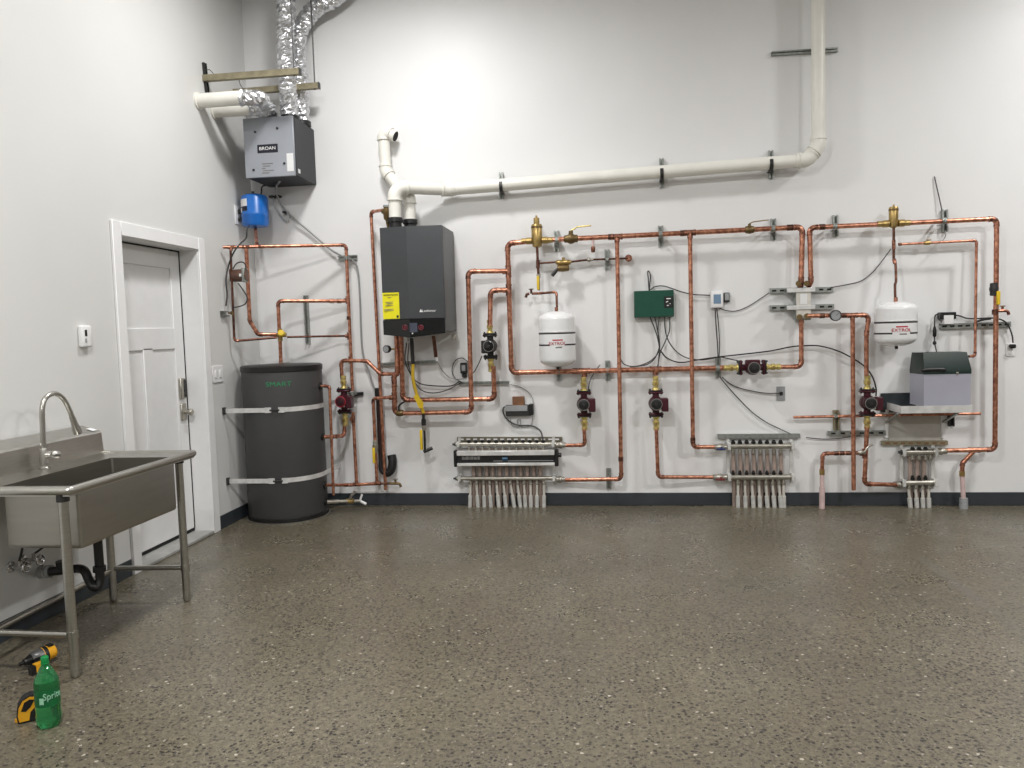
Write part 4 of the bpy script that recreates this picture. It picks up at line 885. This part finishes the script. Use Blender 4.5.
P('web', MB().box(a.x, b.x, D-.132, D-.118, zb_+hz*.19, zt_-hz*.31), BLK, sl_)
P('stripe', MB().box(a.x+.3, b.x-.01, D-.134, D-.131, zb_+hz*.3, zb_+hz*.34), GPL, sl_)
c = W(505, 459, .135); P('vial', MB().cyl(c-XA*.022, c+XA*.022, .016, 12), BLUEL, sl_, 'blue vial')
for x0, x1 in ((454.2, 457.2), (554.8, 558.5)):
    u, w_ = W(x0, 458, .12), W(x1, 458, .12); P('end_cap', MB().rbox(u.x, w_.x, D-.148, D-.103, zb_-.006, zt_+.006, .006), BLK, sl_)
c = W(560, 455, .12); P('end_knob', MB().cyl(c-XA*.02, c+XA*.012, .018, 12), BLK, sl_)
mb = MB(); x_ = W(462, 458, .13).x
for k, w_ in enumerate((.02, .012, .03, .014, .022, .03, .026)):
    mb.box(x_, x_+w_*.8, D-.1335, D-.1315, zb_+hz*.42, zb_+hz*(.6 if k % 2 else .64)); x_ += w_
P('printed_marks', mb, GINK, sl_)
inlet('nickel inlet valve at upper right of the long manifold', 556, 566, 445.2, .088); inlet('nickel inlet valve at lower right of the long manifold', 556, 565, 479.5, .085)
x8 = [733+6.8*i for i in range(8)]
x8f = [738, 745.5, 753.5, 760, 767.5, 774.5, 781, 784]; x8t = [738, 745, 752, 759, 766, 772.6, 779, 783.5]
manifold('eight loop silver manifold with black caps between two copper bends', (760, 470, .08), (718, 800, 436.5, 436, .036, GALV, 0, HOLE), (729, 792, 446.2), (729, 792, 477.2), (727.8, 790.8),
         (x8, 439.7, 444), (x8, 470.5, 475), (x8, 448.5, 454), (x8t, 479.5, 485), list(zip(x8t, x8f)), [(x, x+1.5) for x in x8], .022, .085)
inlet('nickel inlet valve with blue lever at upper left of the eight loop manifold', 714, 728, 447.2, .08, BLUH); inlet('nickel inlet valve at lower left of the eight loop manifold', 713, 728, 477.3, .08, REDH)
x3 = [912.5, 919, 925.5]
manifold('small four loop silver manifold under the feeder shelf', (917, 467, .08), (882, 948, 443.2, 443, .034, GALVT, 8, BROWNB), (902.5, 934, 452.3), (903.5, 934, 482.8), (901, 932.5),
         (x3, 447, 450), (x3, 475.5, 480), (x3+[930.5], 455, 460), ([909, 916, 922.5, 929], 485, 489), [(908.5, 910.5), (915.5, 917), (922.5, 923), (928.5, 929)], [(910, 911), (917, 917.5), (924, 924)], .022, .085)
inlet('nickel inlet valve at upper right of the small manifold', 934, 947, 451.5, .08); inlet('nickel inlet valve at lower left of the small manifold', 893, 904, 484.5, .075)

# ================================================================== feeder tank, tray, shelf
fs = .27
f0, f1 = W(924, 380, fs), W(971, 380, fs); fy = D-fs
tz0, tz1, tz2 = W(947, 406, fs).z, W(947, 374, fs).z, W(947, 352, .16).z
ft = thing('feeder_tank', 'grey plastic feeder tank with dark green lid on the metal tray', 'tank', ((f0.x+f1.x)/2, D-.16, tz0))
xl = W(913.5, 380, .13).x; yb = D-.06
base = [(xl, yb), (xl, D-.13), (f0.x, fy), (f1.x, fy), (f1.x, yb)]
P('body', MB().prism([(x, y, tz0) for x, y in base], (0, 0, tz1-tz0)), GBODY, ft, angle=20)
lid = MB(); n = 5; o2 = .002
cxm, cym = sum(p[0] for p in base)/5, sum(p[1] for p in base)/5
b0 = [(x+(o2 if x > cxm else -o2), y+(o2 if y > cym else -o2)) for x, y in base]; b1 = [(cxm+(x-cxm)*.93, cym+(y-cym)*(.66 if y < cym else .95)) for x, y in base]
lid.add([(x, y, tz1) for x, y in b0]+[(x, y, tz1+.03) for x, y in b0]+[(x, y, tz2) for x, y in b1], [(0, 1, 2, 3, 4), (10, 11, 12, 13, 14)]+[(k*5+i, k*5+(i+1) % 5, k*5+5+(i+1) % 5, k*5+5+i) for k in (0, 1) for i in range(5)])
ld = P('lid', lid, LIDG, ft, 'dark green sloping lid', angle=20)
c = W(933, 370.3, .275); P('handle', MB().tube(smooth([c-XA*.085-ZA*.006, c-XA*.06+ZA*.005, c+XA*.06+ZA*.005, c+XA*.085-ZA*.006], 5), .014, 10), BLK, ld)
c = W(957.5, 373.5, fs+.005); P('latch', MB().rbox(c.x-.008, c.x+.008, c.y-.004, c.y+.006, c.z-.008, c.z+.012, .002), NICK, ld)
t = thing('metal_tray', 'shiny galvanised metal tray holding the feeder tank', 'tray', W(936, 410, .2))
ta, tb = W(901, 409, .31), W(972.5, 409, .31); tzb, tzt = W(936, 413, .31).z, W(936, 405.6, .31).z
P('front_lip', MB().box(ta.x, tb.x, D-.312, D-.306, tzb, tzt), GALVS, t)
P('bottom', MB().box(ta.x, tb.x, D-.31, D-.02, tzb, tzb+.004), GALVS, t)
for x in (ta.x, tb.x): P('side_lip', MB().box(x-.002, x+.002, D-.31, D-.02, tzb, tzt), GALVS, t)
t = thing('backing_panel', 'dark grey sheet metal panel behind left of the feeder tank', 'panel', W(890, 402))
a, b = W(880.5, 393.2), W(915, 411.5); P('sheet', MB().box(a.x, b.x, D-.012, D, b.z, a.z), PANEL, t)
c = W(887, 411, .02); P('screw', MB().lathe([(.013, 0), (.013, .006), (0, .009)], c, -YA, 12), WPL, t)
t = thing('shelf_bracket', 'bracket with two uprights over a beige grey rectangle below the feeder tray', 'bracket', W(914, 427))
a, b = W(888, 416), W(941.5, 440.5); P('sheet', MB().box(a.x, b.x, D-.01, D, b.z, a.z), SHEET, t)  # flat beige grey rectangle on the wall between the uprights
for px in (886.5, 943.2):
    u, w_ = W(px, 412.5, .02), W(px, 438, .02); P('upright', MB().rbox(u.x-.014, u.x+.014, D-.028, D-.002, w_.z, u.z, .003), WPL, t)
    P('arm', MB().obox(V((u.x, D-.02, w_.z+.12)), V((u.x, D-.27, tzb-.006)), .02, .012), GALV, t)
    for dz in (.012, ): P('screw', MB().lathe([(.012, 0), (.012, .004), (0, .006)], V((u.x, D-.029, w_.z+dz)), -YA, 10), WPL, t)
strut('horizontal slotted strut behind the far right pipes', (939, 326.5, 0), (1009, 324.2, 0), None, mt=GALV, w=.04, slots=9)
t = thing('power_adapter', 'black and white power adapter hung at left end of slotted strut', 'adapter', W(945, 318))
a, b = W(937, 312.5), W(953, 319); P('case', MB().rbox(a.x, b.x, D-.06, D-.001, b.z, a.z, .005), BLK, t)
a, b = W(940.5, 315.5), W(950, 324); P('label', MB().rbox(a.x, b.x, D-.066, D-.031, b.z, a.z, .002), PAPER, t, 'white label')
cable('cable', 'black cable with inline switch from adapter to the feeder tank', [W(938, 314, .05), W(935, 316, .04), W(934.5, 324, .04), W(934.5, 340, .04), W(935, 345, .06), W(937, 353, .14)], .005)
for y0, y1, lab in ((326.5, 337, 'longer black inline plug on the feeder tank cable'), (341, 345, 'short black connector on the feeder tank cable')):
    a, b = W(934.5, y0, .045), W(934.5, y1, .045); tag(rootmesh(MB().lathe([(.006, 0), (.013, .01), (.014, (a.z-b.z)*.6), (.007, a.z-b.z)], b, ZA, 10), 'cable_connector', BLK, b), lab, 'connector')
cable('cable', 'black cable from adapter along the strut to the right outlet', [W(952, 314.5, .04), W(960, 316, .04), W(968, 318.5, .04), W(980, 318.5, .05), W(992, 318, .06), W(1002, 320, .05), W(1008, 325, .04), W(1012, 335, .04), W(1013, 343, .04)], .0055)
cable('cable', 'thick black bundle tied at the slotted strut near far right main', [W(977, 321.5, .06), W(984, 319.5, .07), W(991, 318.5, .08)], .009)
o, cx, cz = outlet('wall_outlet', 'white wall outlet at the far right edge', 1005.5, 343.5, 1015, 356)
tag(rootmesh(MB().rbox(cx-.02, cx+.02, D-.05, D-.0125, cz+.012, cz+.042, .006), 'plug', BLK, (cx, D, cz+.026)), 'black plug in the far right wall outlet', 'plug')
o, cx, cz = outlet('data_plate', 'grey metal wall plate with cable below the sideways pump', 776.5, 386.5, 785, 400.5, GPL)
tag(rootmesh(MB().rbox(cx-.012, cx+.012, D-.025, D-.0125, cz-.012, cz+.016, .004), 'plug', BLK, (cx, D, cz)), 'small black plug in the grey wall plate', 'plug')

# ================================================================== control box, thermostat, cables
a, b = W(634, 291.5, .06), W(674, 316.5, .06); a2 = W(674, 289.5, .06)
gb = thing('control_box', 'dark green metal control box between the two copper drops', 'box', ((a.x+b.x)/2, D, b.z))
P('case', MB().rbox(a.x, b.x, D-.075, D, b.z, (a.z+a2.z)/2, .004), GRN, gb)
ca, cb = W(664, 296.5, .076), W(673.3, 307.5, .076)
lb = P('label', MB().rbox(ca.x, cb.x, D-.078, D-.074, cb.z, ca.z, .001), BLK, gb, 'black label')
mb = MB()
for x0, x1, z in ((.25, .75, .8), (.3, .45, .55), (.2, .3, .5), (.6, .7, .35), (.3, .5, .2)):
    mb.box(ca.x+(cb.x-ca.x)*x0, ca.x+(cb.x-ca.x)*x1, D-.0788, D-.0775, cb.z+(ca.z-cb.z)*(z-.04), cb.z+(ca.z-cb.z)*(z+.04))
P('printed_marks', mb, WINK, lb)
th = thing('thermostat', 'white thermostat with blue grey screen right of the second copper drop', 'thermostat', W(716, 299))
a, b = W(710.5, 291.7, .03), W(723.3, 307.8, .03); P('case', MB().rbox(a.x, b.x, D-.045, D, b.z, a.z, .01, 3), WPL, th)
a, b = W(713.5, 294.5, .045), W(721, 303.5, .045); P('screen', MB().rbox(a.x, b.x, D-.047, D-.044, b.z, a.z, .001), SCRN, th)
t = thing('junction_box', 'small grey junction box tucked right of the white thermostat', 'box', W(726, 297.5)); a, b = W(723.5, 292.8), W(729, 302.3)
P('case', MB().rbox(a.x, b.x, D-.035, D, b.z, a.z, .004), DKST, t); P('cover', MB().rbox(a.x+.005, b.x-.004, D-.038, D-.034, b.z+.015, a.z-.005, .002), GPL, t)
cable('cable', 'cable loop standing up on top of the green control box', [W(649, 291, .03), W(648.3, 280, .03), W(647.6, 272, .02), W(649, 271.5, .02), W(650.5, 276, .02), W(649.8, 284, .03), W(649.3, 291, .03)], .0045)
cable('cable', 'cable from top of green control box to the thermostat', [W(650, 290, .03), W(655, 286.7, .03), W(663, 286, .03), W(672, 288.5, .03), W(682, 292, .03), W(694, 294.5, .03), W(710, 295.3, .03)], .0045)
cable('cable', 'thin cable from thermostat swooping right to the heat exchanger strut', [W(719, 308, .03), W(726, 310.5, .03), W(736, 311, .02), W(748, 306.5, .02), W(760, 299, .02), W(769, 293, .03)], .004)
cable('cable', 'left cable hanging straight down from the thermostat', [W(715, 307, .03), W(716, 325, .03), W(717.5, 345, .03), W(718, 358, .04)], .0045)
cable('cable', 'right cable hanging straight down from the thermostat', [W(716.5, 307, .03), W(718.5, 325, .03), W(719.5, 345, .03), W(719, 358, .04)], .004)
for i, (lab, pts) in enumerate((('leftmost of the cables under the green control box', [(649.5, 316), (654, 327), (657.5, 338), (659, 350), (653, 359), (643, 364.5), (632, 366.5), (624, 364), (620.5, 359)]),
    ('second cable under the green control box dropping to the lower main', [(654.5, 316), (657, 328), (659.5, 345), (659, 355), (658, 367)]),
    ('third cable under the green control box bending left behind the copper drop', [(659.5, 316), (658, 330), (659.5, 345), (655, 358), (648, 364), (640, 366), (630, 367)]),
    ('fourth cable under the green control box sweeping right to the sideways pump', [(664.5, 316), (665, 328), (668, 340), (676, 351), (686, 357.5), (700, 360), (712, 358.5), (720, 357), (732, 359.5), (742, 361.5)]),
    ('rightmost cable under the green control box crossing to the left pumps', [(669.5, 316), (669.5, 330), (665, 342), (660.5, 352), (658.5, 362), (657, 369)]))):
    cable('cable', lab, [W(x, y, .05 if k else .04) for k, (x, y) in enumerate(pts)], .0045)
cable('cable', 'long grey cable drooping from green box area right to the right pump', [W(660, 350, .04), W(667, 358, .04), W(680, 362.5, .04), W(697, 360, .04), W(718, 357, .05), W(745, 354, .04), W(770, 351, .04), W(790, 347, .06), W(803, 345.8, .06), W(820, 346, .06), W(838, 351, .06), W(852, 358, .07), W(864, 366, .07), W(872, 376, .08), W(876, 388, .09), W(876, 396, .11)], .0055, BLKM)
cable('cable', 'short dark cable from lower main to the pump above the long manifold', [W(600, 365, .05), W(594, 373, .05), W(590, 381, .06), W(588, 391, .1)], .004)
cable('cable', 'thin cable running diagonally down from lower main to the eight loop manifold', [W(720, 377, .03), W(728, 387, .02), W(738, 398, .02), W(752, 412, .02), W(766, 422, .02), W(778, 428, .02), W(790, 433.5, .03)], .004)
cable('cable', 'thin cable branching from lower main right to the grey wall plate', [W(722, 377, .03), W(729, 383, .02), W(738, 387.5, .02), W(752, 391, .02), W(766, 393.2, .02), W(780, 393.3, .03)], .004)
cable('cable', 'thin cable from eight loop manifold right to the horizontal strut', [W(806, 437.5, .02), W(822, 439, .02), W(838, 438.5, .02), W(852, 436.5, .03), W(862, 435.5, .03)], .004)
cable('cable', 'thin cable rising from heat exchanger strut to the right air separator', [W(831, 287.5, .04), W(845, 285, .02), W(861, 281, .02), W(873, 272, .02), W(882, 261, .03), W(891, 249, .08)], .004)
cable('cable', 'thin cable sticking up from the strut on the right upper main', [W(942, 211, .03), W(939, 197, .02), W(936.5, 186, .015), W(934.5, 176.5, .01)], .004)
cable('cable', 'short cable from strut on right upper main to thin copper line', [W(945.5, 231, .03), W(945.5, 236, .05), W(943, 240, .08), W(940, 242, .12)], .004, GRYT)
# transformer above the long manifold
t = thing('actuator_box', 'black and silver wiring box with brown block above the long manifold', 'box', W(518, 409))
a, b = W(506, 404.8), W(532, 415); P('case', MB().rbox(a.x, b.x, D-.05, D, b.z, a.z, .004), DKST, t); P('cover', MB().rbox(a.x+.0, b.x-.03, D-.056, D-.049, b.z+.038, a.z-.002, .003), GPL, t)
a, b = W(529.5, 403.5), W(534, 414.5); P('end_block', MB().rbox(a.x, b.x, D-.06, D, b.z, a.z, .004), BLK, t)
a, b = W(513, 396.3), W(524.8, 405.2); P('brown_block', MB().rbox(a.x, b.x, D-.05, D-.002, b.z, a.z, .003), BROWNB, t, 'brown block on top')
cable('cable', 'thick black cable from wiring box down to the long manifold', [W(507, 406, .04), W(503.5, 408, .04), W(503.3, 413, .04), W(507, 419, .04), W(513, 423.5, .03), W(520, 425.5, .03), W(529, 425.5, .03), W(536, 427.5, .03), W(541, 432, .04), W(543, 441, .06)], .006)
cable('cable', 'thin cable tangle under the wiring box', [W(510, 418, .03), W(512, 425, .02), W(519, 427, .02), W(520.5, 420, .02), W(517.5, 420, .02), W(518.5, 425, .02), W(524, 427, .02), W(531, 425, .02), W(533, 416, .03)], .0035, GRYT)
cable('cable', 'thin cable rising left from the wiring box to the grey strut', [W(533.5, 404, .04), W(532, 397, .02), W(527, 391, .02), W(519, 386.5, .02), W(510, 384.5, .03)], .004, GRYT)
rv = thing('relief_valve', 'bronze relief valve at top left of the boiler', 'valve', W(386, 213, .3)); c = W(386.5, 211, .3)
P('body', MB().lathe([(.018, -.07), (.024, -.06), (.026, -.03), (.034, -.02), (.034, .01), (.022, .02), (.018, .035), (0, .037)], c, ZA, 14).cyl(c-XA*.04, c, .017, 12), BRSD, rv)
P('cap', MB().cyl(c+ZA*.03, c+ZA*.045, .026, 14), GPL, rv); P('nipple', MB().cyl(V((c.x+.01, c.y+.03, bz1-.01)), c-ZA*.06, .014, 10), BRSD, rv)

# ================================================================== left wall
a, b = L(77, 325.5), L(88.3, 347)
t = thing('gas_alarm', 'small white alarm with dark window on the side wall left of the door', 'alarm', a.lerp(b, .5)); zt_, zb_ = L(82, 325.5).z, L(82, 347.3).z
P('case', MB().rbox(XL-.001, XL+.03, a.y, b.y, zb_, zt_, .01, 3), WPL, t)
c = L(86.3, 333, .031); P('window', MB().rbox(XL+.029, XL+.032, c.y-.011, c.y+.008, c.z-.018, c.z+.018, .001), BLK, t)
c = L(86.3, 340.5, .031); P('button', MB().rbox(XL+.029, XL+.032, c.y-.008, c.y+.006, c.z-.012, c.z+.012, .001), GPL, t)
a, b = L(211.3, 365.5), L(222.7, 383); c = a.lerp(b, .5)
t = thing('light_switch', 'white light switch plate between the door casing and charcoal tank', 'switch', c); zt_, zb_ = L(217, 365.5).z, L(217, 382.5).z
P('cover_plate', MB().rbox(XL-.001, XL+.008, a.y, b.y, zb_, zt_, .003), WPL, t)
for k in (-1, 1): P('toggle', MB().rbox(XL+.007, XL+.014, c.y+k*.035-.015, c.y+k*.035+.015, (zt_+zb_)/2-.03, (zt_+zb_)/2+.03, .003), TRIMM, t)

# ================================================================== utility sink
sk = thing('utility_sink', 'large stainless steel utility sink on four round legs by the side wall', 'sink', (-2.55, 3.3, 0))
FX, RXk = -2.30, -2.845                       # front edge of the rim, front of the splashback
NY, FY = 2.955, 3.945                         # near and far ends of the rim
RZ_ = .84
bx_f, bx_r, by_n, by_f, bzb = -2.325, -2.69, 3.045, 3.795, .548
rim = MB(); rim.box(FX-.005, bx_f-.03, NY+.005, FY-.005, RZ_-.004, RZ_); rim.v.clear(); rim.f.clear()
def ring(z): return [(bx_r-.0, by_n), (bx_f, by_n), (bx_f, by_f), (bx_r, by_f)]
o4 = [(RXk, NY), (FX, NY), (FX, FY), (RXk, FY)]; i4 = [(bx_r, by_n), (bx_f-.02, by_n), (bx_f-.02, by_f), (bx_r, by_f)]
rim.add([(x, y, RZ_-.012) for x, y in i4]+[(x, y, RZ_-.006) for x, y in o4]+[(x, y, RZ_-.04) for x, y in o4], [(i, (i+1) % 4, 4+(i+1) % 4, 4+i) for i in range(4)]+[(4+i, 4+(i+1) % 4, 8+(i+1) % 4, 8+i) for i in range(4)])
P('rim', rim, SST, sk, angle=20)
ro = .018
P('rolled_edge', MB().tube([(RXk, NY, RZ_-.016), (FX-.012, NY, RZ_-.016), (FX-.003, NY+.004, RZ_-.016), (FX, NY+.014, RZ_-.016), (FX, FY-.014, RZ_-.016), (FX-.003, FY-.004, RZ_-.016), (FX-.012, FY, RZ_-.016), (RXk, FY, RZ_-.016)], ro, 14), SST, sk)
def bowl(x0, x1, y0, y1, z0, z1, r, inv=False):
    n = 5; loop = []
    for cx, cy, a0 in ((x1-r, y1-r, 0), (x0+r, y1-r, 90), (x0+r, y0+r, 180), (x1-r, y0+r, 270)):
        loop += [(cx+r*math.cos(math.radians(a0+90*k/n)), cy+r*math.sin(math.radians(a0+90*k/n))) for k in range(n+1)]
    mx, my = (x0+x1)/2, (y0+y1)/2; m_ = len(loop); vs = []; q = .02
    lev = [(z1, 1), (z0+q, 1), (z0+q*.3, .985), (z0, .95)]
    for z, f in lev: vs += [(mx+(x-mx)*(1 if f == 1 else 1-(1-f)*.55), my+(y-my)*(1 if f == 1 else 1-(1-f)*.4), z) for x, y in loop]
    fs = [(k*m_+i, k*m_+(i+1) % m_, (k+1)*m_+(i+1) % m_, (k+1)*m_+i) for k in range(3) for i in range(m_)]+[list(range(3*m_, 4*m_))]
    return vs, fs
vo, fo = bowl(bx_r, bx_f, by_n, by_f, bzb, RZ_-.012, .014)
P('bowl', MB().add(vo, fo), SSTB, sk, 'deep stainless bowl')
c = ((bx_r+bx_f)/2, (by_n+by_f)/2)
P('drain_strainer', MB().lathe([(.0, .004), (.04, .004), (.05, .002), (.05, 0)], (c[0]-.02, c[1]+.02, bzb), ZA, 20), CHR, sk)
bs = MB().prism([(RXk+.005, NY, RZ_-.01), (RXk-.004, NY, .945), (RXk-.012, NY, .955), (XL+.03, NY, .985), (XL+.012, NY, .985), (XL+.012, NY, RZ_-.03), (RXk-.02, NY, RZ_-.03)], (0, FY+.005-NY, 0))
P('backsplash', bs, SST, sk, angle=20)
P('sticker', MB().prism([(RXk-.02, FY-.045, .9605), (RXk-.06, FY-.045, .9735), (RXk-.06, FY-.005, .9735), (RXk-.02, FY-.005, .9605)], (0, 0, .001)), PAPER, sk)
for (x, y) in ((-2.345, 2.945+.03), (-2.375, 3.915), (-2.795, 3.885), (-2.795, 2.98)):
    l = P('leg', MB().cyl((x, y, .05), (x, y, RZ_-.035), .0205, 18), SST, sk)
    P('foot', MB().lathe([(.012, 0), (.018, .006), (.021, .02), (.021, .05), (.0205, .055)], (x, y, 0), ZA, 16), SST, l)
    P('leg_socket', MB().cyl((x, y, RZ_-.065), (x, y, RZ_-.03), .026, 16), DKST, l)
for (p, q) in (((-2.345, 2.975, .19), (-2.795, 2.98, .19)), ((-2.375, 3.915, .19), (-2.795, 3.885, .19)), ((-2.795, 2.98, .165), (-2.795, 3.885, .18))):
    rl = P('rail', MB().cyl(p, q, .014, 14), SST, sk)
    if p[2] > .18:
        for e in (p, q): P('rail_clamp', MB().cyl(V(e)-ZA*.018, V(e)+ZA*.018, .0235, 16), SST, rl)
fc = FP(44, 470, RZ_); fc.x = -2.79; fc.y = 3.43
fx = fc.x
fa = thing('faucet', 'brushed gooseneck faucet with pull down spray head on the sink', 'faucet', (fx, fc.y, RZ_-.008))
P('base', MB().lathe([(.026, 0), (.026, .01), (.02, .016), (.02, .1), (.018, .105)], (fx, fc.y, RZ_-.008), ZA, 20), SST, fa)
pts = [V((fx, fc.y, RZ_+.09)), X(42.5, 425, fx), X(42.3, 408, fx), X(45.5, 398, fx), X(54, 393.5, fx), X(62.5, 398, fx), X(68.5, 408, fx), X(72, 417, fx)]
P('spout', MB().tube(smooth(pts, 6), .0125, 14), SST, fa)
p, q = X(71.5, 415.5, fx), X(78, 433.5, fx); d = q-p
P('spray_head', MB().lathe([(.0135, 0), (.015, d.length*.12), (.0155, d.length*.35), (.022, d.length*.85), (.021, d.length)], p, d, 18), SST, fa)
h0 = X(43.5, 455, fx); h1 = X(57, 455, fx); P('valve_body', MB().cyl(h0-YA*.0, h0+V((.03, .015, .0)), .017, 16), SST, fa)
P('handle', MB().lathe([(.013, 0), (.019, .012), (.02, .035), (.018, .042), (0, .044)], h0+V((.028, .012, 0)), h1-h0+V((.03, 0, 0)), 16), SST, fa); P('lever', MB().cyl(X(47, 452, fx), X(46, 447, fx), .005, 8), SST, fa)
# drain trap
zx = -2.55
tr = thing('drain_trap', 'black plastic drain pipe and trap under the sink', 'pipe', (zx, 3.6, .25))
tx = -2.62; top = X(98, 546, tx)
P('tailpiece', MB().cyl(V((top.x, top.y, bzb+.002)), X(99.5, 566, tx), .022, 16), BLK, tr)
P('slip_nut', MB().cyl(X(99.3, 566, tx), X(99.6, 571.5, tx), .031, 10), BLK, tr)
P('trap_bend', MB().tube(smooth([X(99.5, 568, tx), X(99.8, 580, tx), X(97, 587, tx-.005), X(92.5, 586, tx-.02), X(88.5, 579, tx-.05), X(84.5, 571, tx-.08), X(78, 568.5, tx-.13), X(66, 570, -2.82)], 7), .022, 16), BLK, tr)
P('arm', MB().cyl(X(66, 570, -2.82), X(50, 571.5, -2.90), .023, 16), BLK, tr)
P('wall_bend', MB().cyl(X(62, 568, -2.84), X(61, 561, -2.84), .026, 14), BLK, tr)
P('coupling', MB().cyl(X(51, 571.3, -2.9), X(40, 572, -2.96), .033, 18), GPL, tr, 'grey rubber coupling'); P('clamp_band', MB().cyl(X(48.5, 571.4, -2.91), X(47, 571.5, -2.92), .035, 18), CHR, tr)
for i, (px, py, lab) in enumerate(((20, 567, 'left chrome shut off valve on wall under the sink'), (34, 560, 'right chrome shut off valve on wall under the sink'))):
    c = L(px, py, .05); v = thing('shutoff_valve', lab, 'valve', c)
    P('escutcheon', MB().lathe([(.03, 0), (.026, .006), (.01, .009)], V((XL, c.y, c.z)), XA, 18), CHR, v); P('body', MB().cyl(V((XL, c.y, c.z)), c+XA*.02, .011, 12).cyl(c, c+ZA*.035, .009, 10), CHR, v)
    hm = MB(); hc = c+XA*.035
    hm.torus(hc, XA, .024, .0065, 16).cyl(hc-XA*.02, hc, .007, 8)
    for k in range(3): dv = V((0, math.cos(k*2.094), math.sin(k*2.094)))*.024; hm.cyl(hc, hc+dv, .005, 6)
    P('wheel_handle', hm, CHR, v)
    cable('supply_hose', ('left' if i == 0 else 'right')+' grey braided supply hose rising under the sink', [c+ZA*.03, c+V((.02, -.02 if i == 0 else .03, .05)), c+V((.05, -.04 if i == 0 else .1, .09)), V((c.x+.09, c.y+(-.06 if i == 0 else .14), bzb+.01))], .006, DKST, 'hose')

# ================================================================== things on the floor
bp_ = FP(49.5, 725)
bt = thing('soda_bottle', 'green plastic soda bottle standing on the floor', 'bottle', bp_)
prof = [(.02, .006), (.034, 0), (.042, .003), (.049, .014), (.0515, .03), (.0515, .045), (.049, .06), (.051, .07), (.051, .155), (.0515, .165), (.05, .178), (.043, .196), (.032, .215), (.021, .234), (.0145, .244), (.0145, .252)]
P('shell', MB().lathe(prof, bp_, ZA, 36), BOTL, bt)
P('neck_ring', MB().lathe([(.0145, .246), (.0175, .247), (.0175, .25), (.0145, .251)], bp_, ZA, 20), BOTC, bt)
P('cap', MB().lathe([(.0155, .252), (.016, .254), (.016, .27), (.014, .273), (0, .273)], bp_, ZA, 20), BOTC, bt)
am = math.atan2(-bp_.y, -bp_.x)
for c_ in bt.children: c_.scale = (.84, .84, .985)
lb = P('label', wrapband(MB(), bp_, .0434, 0, 2*math.pi, .088, .152, 40), BLAB, bt)
text('Sprite', .036, PALEG, bt, (0, 0, .128), name='logo', wrap=((bp_.x, bp_.y), .0437, am+.4), sx=.75)
P('printed_panel', wrapband(MB(), bp_, .0438, am-.66, am-.3, .1, .125, 8), PALEG, bt)
# impact driver lying on its side
n0, n1 = FP(19, 664.5, .036), FP(55, 650, .044)
ax = (n1-n0).normalized(); Lh = (n1-n0).length
dr_ = thing('impact_driver', 'yellow and black cordless impact driver lying under the sink leg', 'drill', FP(38, 672))
P('chuck', MB().lathe([(.006, 0), (.008, .002), (.008, .018), (.014, .02), (.016, .03), (.022, .04), (.026, .052)], n0, ax, 16), BLK, dr_)
P('nose', MB().lathe([(.027, .05), (.031, .058), (.034, .09), (.034, .1)], n0, ax, 20), NOSE, dr_, 'grey metal nose')
P('body', MB().lathe([(.034, .098), (.036, .102), (.036, .118), (.032, .124), (.032, Lh*.92), (.027, Lh*.98), (.012, Lh)], n0, ax, 20), DRY, dr_)
sd = ax.cross(ZA).normalized()
P('band', MB().lathe([(.0372, .1), (.0375, .103), (.0375, .112), (.0372, .115)], n0, ax, 20), BLK, dr_)
P('top_grip', MB().obox(n0+ax*.12+ZA*.03, n0+ax*Lh*.93+ZA*.029, .03, .014), BLK, dr_)
for_ = V((sd.x, sd.y, 0)).normalized(); for_ = for_ if for_.y < 0 else -for_
g0 = n0+ax*Lh*.62; g1 = FP(37.5, 668, .022)
P('grip', MB().obox(g0, g1, .036, .032), BLK, dr_); P('trigger', MB().obox(g0+for_*.035-ax*.02, g0+for_*.055-ax*.022, .012, .016), BLK, dr_)
gq = g1; P('battery', MB().obox(gq-ax*.032, gq+ax*.03, .03, .036), BLK, dr_); P('battery_trim', MB().obox(gq-ax*.012+ZA*.004, gq+ax*.026+ZA*.004, .033, .034), DRY, dr_)
# tape measure
tc = FP(32.5, 719)
tm = thing('tape_measure', 'yellow and black tape measure partly hidden behind the green bottle', 'tape measure', tc)
vx = V((.78, .62, 0)).normalized(); vy = V((-.62, .78, 0)).normalized()
pf = [(-.046, .004), (-.05, .03), (-.046, .065), (-.03, .092), (-.004, .104), (.02, .1), (.038, .08), (.045, .04), (.042, .004)]
def tmp(sc_, dz=0): return [tc+vx*x*sc_+ZA*((z-.052)*sc_+.052)-vy*.024+vy*.0 for x, z in pf]
P('case', MB().prism(tmp(1), vy*.048), BLKM, tm)
P('yellow_side', MB().prism([p-vy*.0025 for p in tmp(.9)], vy*.003), DRY, tm)
pp = [(-.034, .05), (-.022, .082), (-.004, .09), (.012, .085), (-.002, .06), (-.018, .046)]
P('window', MB().prism([tc+vx*x+ZA*z-vy*.0275 for x, z in pp], vy*.002), BLK, tm)
pp = [(-.01, .006), (-.004, .04), (.016, .06), (.036, .05), (.038, .006)]
P('grip_patch', MB().prism([tc+vx*x+ZA*z-vy*.0275 for x, z in pp], vy*.002), BLKM, tm)
P('mouth', MB().box(tc.x-.05, tc.x-.03, tc.y-.03, tc.y-.005, .0, .012), DRY, tm)
